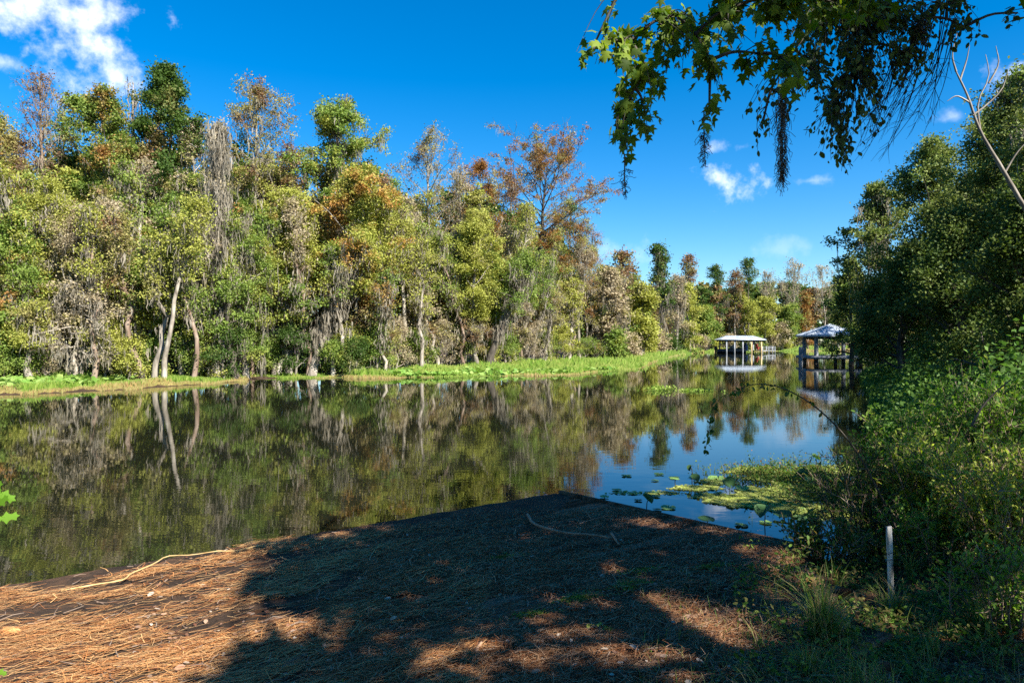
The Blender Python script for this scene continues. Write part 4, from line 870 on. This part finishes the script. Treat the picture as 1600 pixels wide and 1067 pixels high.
for i in range(20):
    px, py = (r.uniform(950, 1180), r.uniform(738, 800)) if i < 12 else (r.uniform(1150, 1290), r.uniform(785, 822))
    base = wpt(px, py, .0)
    if sdist(base[0], base[1]) > -.15: continue
    lf = MB(); az = r.uniform(0, 2*PI); a = np.array([[math.cos(az), math.sin(az), r.normal(0, .03)]]); a = unit(a); nn_ = unit(np.array([[r.normal(0, .03), r.normal(0, .03), 1]])); b_ = np.cross(nn_, a)
    place(lf, *pad_tmpl(.04), np.array([[0, 0, .012]]), a, b_, nn_, np.array([r.uniform(.10, .2)]))
    tag(lf.build('floating_leaf', M['lily' if i % 3 else 'lilyd'], loc=base), 'small round leaf lying flat on the water near the ramp corner', 'lily pad', 'small floating leaves near the ramp corner')
# two floating weed clumps in mid channel
for i, (lb, px, py, rx, n) in enumerate((('small leafy floating weed island in open mid channel', 1030, 609, 24, 260), ('flatter grassy floating weed strip right of the leafy island', 1085, 610, 30, 200), )):
    c = wpt(px, py, 0); mb = MB(); C = RNG(90+i).normal(0, 1, (n, 3))*np.array([rx/F*c[1]*.5, .35, 0]); rr_ = RNG(95+i)
    leaves(mb, rr_, C + np.abs(rr_.normal(0, .09 if i == 0 else .04, (n, 1)))*np.array([0, 0, 1]) + np.array([0, 0, .01]), .10, up=1.5); blades(mb, rr_, C[:90], .3 if i == 0 else .18, .008, .7)
    tag(mb.build('weed_island', mats[0], loc=c), lb, 'water plant')

# ------------------------------------------------------------------ boathouse
M['metal'] = solid('pale_metal_roof', [(.3,(.30,.36,.42)), (.5,(.44,.49,.54)), (.7,(.54,.58,.60))], 1.6, 5, scl=(1.5,.5,1), rough=.45, metal=.0, spec=.5)
M['post_tan'] = solid('new_timber', [(.3,(.42,.30,.14)), (.7,(.55,.42,.22))], 3, 4)
M['post_grey'] = solid('grey_timber', [(.3,(.16,.17,.18)), (.6,(.30,.31,.32)), (.8,(.40,.41,.42))], 4, 5, scl=(1,1,.3), bump=.3)
M['dark'] = solid('dark_timber', [(.3,(.025,.022,.02)), (.7,(.07,.06,.05))], 4, 4)
Yb = 124.0; bx0, bx1 = X(1120, Yb), X(1191, Yb); bc = np.array([(bx0+bx1)/2, Yb, 0]); hw = (bx1-bx0)/2*.95; dp = 3.0
bh = empty('boathouse', bc, 'open boathouse with pale metal hipped roof on posts over water', 'boathouse'); bh.rotation_euler = (0, 0, -.08)
ez, rz = Zp(530, Yb), Zp(524, Yb)
mb = MB(); rx = hw-1.5; th = .10
top = [(-hw,-dp,ez),(hw,-dp,ez),(hw,dp,ez),(-hw,dp,ez),(-rx,0,rz),(rx,0,rz)]; bot = [(x_, y_, z_-th) for x_, y_, z_ in top]
fc = [[0,1,5,4],[2,3,4,5]]; fc3 = [[1,2,5],[3,0,4]]
mb.add(top, fc); mb.add(top, fc3); mb.add(bot, [q[::-1] for q in fc]); mb.add(bot, [q[::-1] for q in fc3])
mb.add(top+bot, [[0,6,7,1],[1,7,8,2],[2,8,9,3],[3,9,6,0]])
for k in np.linspace(-rx, rx, 15):
    p0, p1 = np.array([k, -dp, ez+.02]), np.array([k, 0, rz+.02]); mb.tube([p0, p1], .025, 4); mb.tube([p1, np.array([k, dp, ez+.02])], .025, 4)
rf = mb.build('roof', M['metal'], bh)
for k in (-hw+1.0, -hw+2.4, -.1, hw-2.5, hw-.8):
    for yy in (-dp+.35, dp-.35):
        mb = MB(); mb.box((k, yy, (ez-.1-1.2)/2), (.22, .22, ez-.1+1.2)); mb.build('post', M['post_tan' if k > 1 and yy < 0 else 'post_grey'], bh)
mb = MB(); mb.box((0, -dp+.35, ez-.22), (2*hw-.8, .12, .22)); mb.box((0, dp-.35, ez-.22), (2*hw-.8, .12, .22)); mb.build('beam', M['dark'], bh)
mb = MB(); mb.box((hw-.35, .3, .42), (1.1, 5.6, .12)); mb.box((0, dp-.5, .42), (2*hw-.4, 1.0, .12)); mb.box((hw+1.2, dp-1.4, .42), (3.0, 1.6, .12)); mb.build('deck', M['post_grey'], bh)
for (k, yy) in ((hw+.4, dp-2.1), (hw+1.5, dp-2.1), (hw+2.6, dp-2.1), (hw+2.6, dp-.7), (hw+1.5, dp-.7)):
    mb = MB(); mb.box((k, yy, .25), (.13, .13, 1.9)); mb.build('rail_post', M['post_grey'], bh)
mb = MB()
for zz in (.85, 1.15): mb.box((hw+1.5, dp-2.1, zz), (2.3, .05, .09)); mb.box((hw+1.5, dp-.7, zz), (2.3, .05, .09))
mb.build('rail', M['post_grey'], bh)
def hull(L_, W, Hh, mat, name, parent):
    mb = MB(); V = []; ns = 12
    for i in range(ns+1):
        t = i/ns; w_ = W/2*(min(1, (1-t)*2.2)**.6 if t > .55 else 1); sh = Hh*(1+.25*t*t)
        V += [(L_*(t-.5), -w_, sh), (L_*(t-.5), -w_*.75, .12*Hh), (L_*(t-.5), 0, 0), (L_*(t-.5), w_*.75, .12*Hh), (L_*(t-.5), w_, sh)]
    f = [[i*5+j, i*5+5+j, i*5+6+j, i*5+1+j] for i in range(ns) for j in range(4)] + [[i*5+4, i*5+9, i*5+5, i*5] for i in range(ns)]
    mb.add(V, f); mb.add(V[:5], [[0,1,2,3,4]]); return mb.build(name, mat, parent, smooth=False)
bt = empty('motor_boat', (bc[0]-1.4, Yb+.3, .0), 'dark hulled boat with console moored under the boathouse roof', 'boat')
hull(5.4, 1.9, .75, solid('boat_black', [(.3,(.02,.02,.025)), (.7,(.05,.05,.06))], 3, 2, rough=.4), 'hull', bt)
mb = MB(); mb.box((.1, 0, 1.0), (.7, .8, .7)); mb.box((.35, 0, 1.45), (.06, .8, .35), tilt=-.3); mb.build('console', M['post_grey'], bt)
mb = MB(); mb.box((-2.85, 0, .95), (.4, .42, .55)); mb.box((-2.9, 0, .35), (.18, .15, .9)); mb.tube([(-2.85,0,1.22),(-2.85,0,1.30)], .16, 8); mb.build('outboard_motor', M['dark'], bt)
mb = MB()
for zz, s_ in ((.0, 1), (.45, 1.05), (.9, .6)): mb.tube([(0, 0, zz), (0, 0, zz+.45)], [.42*s_, .38*s_], 9)
tag(mb.build('covered_bundle', solid('blue_tarp', [(.3,(.04,.07,.16)), (.7,(.10,.15,.30))], 3), loc=(bc[0]+2.0, Yb+2.6, .48)), 'dark blue covered bundle standing on the boathouse deck', 'bundle')
ch = empty('deck_chair', (bc[0]+hw-.2, Yb+1.0, .48), 'red slatted deck chair sitting at the right end of the boathouse', 'chair'); ch.rotation_euler = (0, 0, .5)
red = solid('red_plastic', [(.3,(.42,.05,.05)), (.7,(.55,.08,.07))], 4, 2, rough=.5)
mb = MB(); mb.box((0, 0, .36), (.6, .55, .05), tilt=.1); mb.build('seat', red, ch)
mb = MB(); [mb.box((-.36, y_, .75), (.04, .11, .85), tilt=-.25) for y_ in (-.24, -.12, 0, .12, .24)]; mb.build('backrest', red, ch)
for y_ in (-.32, .32):
    mb = MB(); mb.box((0, y_, .60), (.65, .12, .04)); mb.build('armrest', red, ch)
    for x_ in (-.25, .28): mb = MB(); mb.box((x_, y_, .29), (.07, .05, .58)); mb.build('leg', red, ch)

for k in (-hw+1.0, hw-.8):
    mb = MB(); mb.tube([(k, -dp+.35, ez-1.1), (k+(.9 if k < 0 else -.9), -dp+.35, ez-.2)], .05, 4); mb.build('brace', M['dark'], bh)
# ------------------------------------------------------------------ gazebo on its dock
Yg = 66.0; gc = np.array([X(1297, Yg), Yg, 0]); hw = 40/F*Yg
gb = empty('gazebo', gc, 'square gazebo with hipped metal roof on a grey dock', 'gazebo'); gb.rotation_euler = (0, 0, -.12)
ez, rz = Zp(523, Yg), Zp(506.5, Yg)
mb = MB(); top = [(-hw,-hw,ez),(hw,-hw,ez),(hw,hw,ez),(-hw,hw,ez),(0,0,rz)]; bot = [(x_, y_, z_-.16) for x_, y_, z_ in top]
mb.add(top, [[0,1,4],[1,2,4],[2,3,4],[3,0,4]]); mb.add(bot, [[4,1,0],[4,2,1],[4,3,2],[4,0,3]])
mb.add(top[:4]+bot[:4], [[0,4,5,1],[1,5,6,2],[2,6,7,3],[3,7,4,0]])
for q in range(4): mb.tube([np.array(top[q])+(0,0,.03), np.array(top[4])+(0,0,.04)], .035, 4)
for k in np.linspace(-hw+.4, hw-.4, 11):
    zt = rz - (rz-ez)*abs(k)/hw
    mb.tube([(k, -hw, ez+.015), (k, -abs(k), zt+.015)], .016, 3); mb.tube([(-hw, k, ez+.015), (-abs(k), k, zt+.015)], .016, 3)
mb.build('roof', M['metal'], gb)
dk_z = Zp(555, Yg); ph = hw-.62
for sx in (-1, 1):
    for sy in (-1, 1):
        mb = MB(); mb.tube([(sx*ph, sy*ph, -1.2), (sx*ph, sy*ph, ez-.12)], [.21, .18], 10); mb.build('post', M['post_grey'], gb, smooth=True)
mb = MB(); mb.box((0, -ph, ez-.28), (2*ph, .12, .24)); mb.box((0, ph, ez-.28), (2*ph, .12, .24)); mb.box((-ph, 0, ez-.28), (.12, 2*ph, .24)); mb.box((ph, 0, ez-.28), (.12, 2*ph, .24)); mb.build('beam', M['dark'], gb)
mb = MB()
for i in range(34): mb.box((.25+0*i, -hw+.1+i*(2*hw-.2)/34, dk_z-.03), (2*hw+.4, .135, .045))
mb.box((.2, -hw+.02, dk_z-.16), (2*hw+.4, .05, .26)); mb.box((-hw+.02, 0, dk_z-.16), (.05, 2*hw, .26)); mb.build('deck', M['post_grey'], gb)
for k in (-hw+.5, -.2, hw-.4):
    mb = MB(); mb.tube([(k, -hw+.4, -1.2), (k, -hw+.4, dk_z-.06)], .16, 8); mb.build('piling', M['dark'], gb)
mb = MB()
for i in range(30): mb.box((hw+.6+i*.2, .4, dk_z-.03), (.18, 1.6, .045))
mb.box((hw+3.4, -.42, dk_z-.14), (6, .05, .18)); mb.build('walkway', M['post_grey'], gb)
c = np.array([X(1251, 64.5), 64.5, 0]); mb = MB(); zt = Zp(541, 64.5)
mb.tube([(0,0,-1.3),(0,0,zt-.1),(0,0,zt-.02)], [.19,.18,.15], 12); tag(mb.build('mooring_post', M['post_grey'], loc=c, smooth=True), 'thick grey round mooring post at the left corner of the dock', 'post')

# ------------------------------------------------------------------ overhanging boughs and the shade trees behind the camera
def overhang(name, label, trunk_pts, rad, clusters, tv, size, mat, seed, limb_px, shade_pts, shade_leaf, widen=1.0, per=7, bare=0, dens=1.15):
    r = RNG(seed); o0 = np.array(trunk_pts[0], float); st, tw, lf, cr = MB(), MB(), MB(), MB()
    tp = smooth_path(trunk_pts, 20) - o0; st.tube(tp, np.linspace(rad, rad*.3, 20), 10)
    limb = smooth_path(limb_px, 24) - o0; st.tube(limb, np.linspace(rad*.35, .012, 24), 7)
    anchors = [q for q in limb[8:]]
    Cs, As = [], []
    for (cx, cy, rx, ry, n, Y) in clusters:
        hub = P(cx, cy - ry*.7, Y) - o0; d = np.linalg.norm(np.array(anchors)-hub, axis=1); an = anchors[int(np.argmin(d))]
        path = smooth_path([an, (an+hub)/2 + np.array([0, 0, .10*np.linalg.norm(hub-an)]), hub], 8); tw.tube(path, np.linspace(.012, .006, 8), 5); anchors += [path[4], path[7]]
        nt_ = max(2, int(round(n*dens/per)))
        for k in range(nt_):
            th = r.uniform(0, 2*PI); q = math.sqrt(r.random()); tip = P(cx + rx*q*math.cos(th), cy + ry*q*math.sin(th), Y + r.normal(0, .16)) - o0
            s0 = path[r.integers(4, 8)]; md = (s0+tip)/2 + np.array([0, 0, .04]) + r.normal(0, .02, 3); pt = smooth_path([s0, md, tip], 8); tw.tube(pt, np.linspace(.004, .0015, 8), 3, cap=False)
            tt = r.integers(2, 8, per); Cs.append(pt[tt] + r.normal(0, size*.35, (per, 3))); As.append(np.repeat(unit(tip-s0)[None], per, 0))
    for k in range(bare):
        x0 = r.uniform(1400, 1500); p0 = P(x0, r.uniform(0, 90), 4.8)-o0; dx = r.uniform(-120, -10); dy = r.uniform(70, 180)
        p2 = P(x0+dx, 70+dy, 4.8)-o0; p1 = P(x0+dx*.3, 60+dy*.45, 4.8)-o0; pt = smooth_path([p0, p1, p2], 10); tw.tube(pt, np.linspace(.005, .0012, 10), 3, cap=False)
        for j in range(6):
            s0 = pt[r.integers(3, 9)]; e = s0 + (p2-p1)*r.uniform(.15, .4) + r.normal(0, .05, 3); tw.tube([s0, (s0+e)/2+r.normal(0, .008, 3), e], [.002, .0015, .0008], 3, cap=False)
    C = np.concatenate(Cs); D = np.concatenate(As); n = len(C)
    a = unit(D*.5 + r.normal(0, .55, (n, 3)) + np.array([0, 0, -.75])); nn_ = unit(r.normal(0, .7, (n, 3)) + np.array([0, -.3, .9])); b_ = unit(np.cross(nn_, a)); nn_ = np.cross(a, b_)
    place(lf, *tv, C, a, b_*widen, nn_, size*r.uniform(.55, 1.25, n))
    S = np.asarray(shade_pts) - o0; hubs = S[r.integers(0, len(S), 40)]
    for h in hubs:
        s0 = tp[r.integers(11, 20)]; st.tube(smooth_path([s0, (s0+h)/2 + np.array([0, 0, .5]), h], 7), np.linspace(rad*.22, .02, 7), 5, cap=False)
    C = np.repeat(S, 12, 0) + r.normal(0, .13, (len(S)*12, 3)); leaves(cr, r, C, shade_leaf, up=1.2)
    rt_ = empty(name, o0, label, 'tree')
    st.build('trunk', M['bark'], rt_, smooth=True); tw.build('twigs', M['barkd'], rt_); lf.build('leaves', mat, rt_); cr.build('crown', mat, rt_)
    return rt_
# where the ground lies in shade
BX = ([760, 800, 830, 860, 890, 915, 940, 960, 985, 1010, 1040, 1067, 1200], [700, 640, 570, 480, 425, 480, 540, 520, 450, 400, 385, 370, 300])
LIT = [(1090,960,60,22),(1170,1015,70,24),(1000,1005,60,18),(1150,965,50,16),(760,1045,60,14),(725,880,34,6),(1130,990,120,26),(985,930,70,16),(850,1010,70,12),(700,1000,80,12),(925,795,40,5),(1040,800,60,10),(900,950,60,10),(1190,1040,60,12),(640,925,60,5),(960,870,50,7),(1230,830,40,8),(560,960,50,6)]
_q = RNG(404)
LIT += [(_q.uniform(470, 1250), _q.uniform(800, 1060), _q.uniform(7, 26), _q.uniform(3, 8)) for _ in range(90)]
def shade_w(x, y):
    z = .25; py = HY + (CH-z)*F/np.maximum(y, .8); px = CX + x/np.maximum(y, .8)*F
    w = (px > np.interp(py, *BX)).astype(float)
    for cx, cy, rx, ry in LIT:
        if cx == LIT[0][0]: w = np.where((py > 925) & (px > 600) & (px < 1180), w*.42, np.where((py > 880) & (px > 560) & (px < 1180), w*.75, w))
        e = ((px-cx)/rx)**2/2 + ((py-cy)/ry)**2/2.6; w = np.where(e < 1, w*.0, w)
    return w
r = RNG(123); n = 10000; gx = r.uniform(-3, 6.0, n); gy = r.uniform(1.2, 10.6, n); k = r.random(n) < shade_w(gx, gy); gx, gy = gx[k], gy[k]
lit_bush = ((gx > 1.9) & (gy > 4.3)); k = ~lit_bush | (r.random(len(gx)) < .08); gx, gy = gx[k], gy[k]
h = r.uniform(5.2, 9.5, len(gx)); SP = np.stack([gx, gy, gx*0+.25], 1) + SUN[None]*(h/SUN[2])[:, None]
sel = SP[:, 0] < 6.6
YM, YO = 3.9, 4.8
maple_cl = [(925,88,34,16,30,YM),(985,85,48,30,95,YM),(1055,60,50,55,170,YM),(1010,135,38,30,75,YM),(978,205,15,58,85,YM),(1005,180,20,30,30,YM),(1110,120,30,38,55,YM),(1108,188,20,14,14,YM),(1150,38,60,42,150,YM),(1222,30,60,40,150,YM),(1185,100,40,24,45,YM),(1232,118,24,34,70,YM),(1290,18,40,25,60,YM),(1352,28,60,30,70,YM),(1230,-40,200,40,160,YM)]
oak_cl = [(1290,62,70,50,560,YO),(1362,72,60,60,520,YO),(1205,165,50,38,70,YO),(1192,212,30,26,30,YO),(1335,160,62,66,480,YO),(1300,205,38,36,200,YO),(1318,248,20,28,70,YO),(1420,108,34,34,130,YO),(1440,60,58,46,170,YO),(1508,60,34,26,60,YO),(1262,128,60,42,260,YO),(1400,30,80,30,300,YO),(1480,18,60,20,130,YO),(1590,30,20,14,24,YO),(1400,-40,180,30,300,YO)]
M['maple_l'] = leaf_mat('maple_leaf', [(.07,.14,.015), (.14,.22,.02), (.24,.32,.035), (.05,.09,.012)], None, trans=.5, gloss=.12)
M['oak_l'] = leaf_mat('small_oak_leaf', [(.035,.06,.012), (.09,.13,.02), (.16,.21,.04)], None, trans=.4, gloss=.2)
overhang('overhanging_maple', 'maple bough with broad lobed leaves hanging from the top of frame', [(6.2,-.5,.4),(6.0,-.3,2.5),(5.6,.2,4.5),(5.5,.3,6.5),(5.4,.3,9)], .24, maple_cl, (MAPLE_V, MAPLE_F), .057, M['maple_l'], 5,
         [(5.7,.1,4.0),(4.6,1.4,4.9),(3.2,3.2,5.1),(1.9,3.9,4.9),(.9,3.9,4.5)], SP[sel], .17)
overhang('overhanging_oak', 'small leaved oak bough with bare twigs hanging right of the maple leaves', [(9.5,1.0,.4),(9.3,1.1,3),(9.0,1.2,5),(8.8,1.0,7),(8.6,.6,10)], .30, oak_cl, (OVAL_V, OVAL_F), .044, M['oak_l'], 6,
         [(9.1,1.2,4.5),(7.4,2.6,6.0),(5.4,4.2,6.2),(3.9,4.8,5.8),(2.6,4.9,5.0)], SP[~sel], .17, widen=1.5, bare=30, dens=1.25)
def tassel(label, px, y0, y1, Y, wpx, n, seed):
    r = RNG(seed); c = P(px, y0, Y); mb = MB(); L_ = (y1-y0)/F*Y
    for k in range(n):
        s = r.uniform(0, .85); l = L_*r.uniform(.12, .35)*(1-s*.5); w_ = wpx/F*Y*(1-.5*s); p0 = np.array([r.normal(0, w_*.3), r.normal(0, w_*.3), -L_*s]); pts = [p0]
        for j in range(5): pts.append(pts[-1] + np.array([r.normal(0, w_*.4), r.normal(0, w_*.4), -l/5*r.uniform(.3, 1.4)]))
        mb.tube(pts, .0016, 3, cap=False)
    mb.tube([(0,0,.08),(0,0,-L_*.5),(.01,0,-L_)], [.004,.003,.001], 4)
    tag(mb.build('spanish_moss', M['mossd'], loc=c), label, 'spanish moss')
tassel('longest dark moss tassel hanging below the small leaved oak bough', 1222, 145, 300, 4.3, 9, 300, 1)
tassel('thin moss wisp hanging below the middle maple leaves', 1100, 195, 262, 3.9, 8, 70, 2)
tassel('sparse moss wisp trailing under the lowest maple leaves', 976, 262, 312, 3.9, 9, 46, 3)
tassel('short reddish moss tuft hanging high amid the oak twigs', 1442, 28, 70, 4.7, 10, 120, 4)

# ------------------------------------------------------------------ sky, sun, camera
w = bpy.data.worlds.new('World'); sc.world = w; w.use_nodes = True; nt = w.node_tree; nt.nodes.clear(); nn, L = nt.nodes, nt.links
sky = nn.new('ShaderNodeTexSky'); sky.sky_type = 'NISHITA'; sky.sun_disc = False; sky.sun_elevation = SUN_EL
sky.sun_rotation = math.atan2(SUN_H[0], SUN_H[1]); sky.air_density = 1.0; sky.dust_density = .25; sky.ozone_density = 5.0
hs = nn.new('ShaderNodeHueSaturation'); hs.inputs['Saturation'].default_value = 1.40; hs.inputs['Value'].default_value = 1.0; L.new(sky.outputs[0], hs.inputs['Color'])
tc = nn.new('ShaderNodeTexCoord'); vec = tc.outputs['Generated']
nzc = nn.new('ShaderNodeTexNoise'); nzc.inputs['Scale'].default_value = 20; nzc.inputs['Detail'].default_value = 7; nzc.inputs['Roughness'].default_value = .6; L.new(vec, nzc.inputs['Vector'])
CL = [(64,4,108,60,1.0),(136,88,72,44,1.0),(8,98,26,14,.6),(1142,290,34,22,.95),(1124,226,17,9,.5),(1160,229,14,8,.45),(1268,282,30,8,.4),(1592,150,34,46,.8),(1212,388,34,12,.16),(960,392,44,16,.28),(1490,182,20,8,.35)]
tot = None
for cx, cy, rx, ry, st_ in CL:
    cdir = unit(np.array([X(cx, 1), 1, (HY-cy)/F])); k = np.linalg.norm([X(cx, 1), 1, (HY-cy)/F])
    sb = nn.new('ShaderNodeVectorMath'); sb.operation = 'SUBTRACT'; L.new(vec, sb.inputs[0]); sb.inputs[1].default_value = tuple(cdir)
    ml = nn.new('ShaderNodeVectorMath'); ml.operation = 'MULTIPLY'; L.new(sb.outputs[0], ml.inputs[0]); ml.inputs[1].default_value = (F*k/rx, F*k/rx, F*k/ry)
    ln = nn.new('ShaderNodeVectorMath'); ln.operation = 'LENGTH'; L.new(ml.outputs[0], ln.inputs[0])
    ad = nn.new('ShaderNodeMath'); ad.operation = 'MULTIPLY_ADD'; L.new(nzc.outputs['Fac'], ad.inputs[0]); ad.inputs[1].default_value = -6.0; L.new(ln.outputs['Value'], ad.inputs[2])
    mr = nn.new('ShaderNodeMapRange'); mr.interpolation_type = 'SMOOTHSTEP'; L.new(ad.outputs[0], mr.inputs['Value'])
    for kk, vv in (('From Min', -3.7), ('From Max', -1.6), ('To Min', st_), ('To Max', 0)): mr.inputs[kk].default_value = vv
    if tot is None: tot = mr.outputs[0]
    else:
        mx = nn.new('ShaderNodeMath'); mx.operation = 'MAXIMUM'; L.new(tot, mx.inputs[0]); L.new(mr.outputs[0], mx.inputs[1]); tot = mx.outputs[0]
cm = mix(nt, tot, hs.outputs[0], (7.6, 7.9, 8.9)); bg = nn.new('ShaderNodeBackground'); bg.inputs['Strength'].default_value = .071
L.new(cm, bg.inputs['Color']); ow = nn.new('ShaderNodeOutputWorld'); L.new(bg.outputs[0], ow.inputs[0])
sl = bpy.data.lights.new('sun', 'SUN'); sl.energy = 5.0; sl.angle = math.radians(.53); sl.color = (1, .95, .87)
so = bpy.data.objects.new('sun', sl); COL.objects.link(so); so.rotation_euler = Vector(SUN).to_track_quat('Z', 'Y').to_euler()
cam = bpy.data.cameras.new('camera'); cam.sensor_width = 36; cam.lens = 24; cam.clip_start = .05; cam.clip_end = 2000
co = bpy.data.objects.new('camera', cam); COL.objects.link(co); co.location = (0, 0, CH); co.rotation_euler = (PI/2, 0, 0); sc.camera = co
vs = sc.view_settings; vs.view_transform = 'Standard'; vs.look = 'None'; vs.exposure = 1.5; vs.gamma = 1
cy = sc.cycles; cy.max_bounces = 6; cy.diffuse_bounces = 2; cy.glossy_bounces = 3; cy.transmission_bounces = 3; cy.transparent_max_bounces = 4
cy.use_denoising = False; cy.caustics_reflective = False; cy.caustics_refractive = False; cy.sample_clamp_indirect = 6
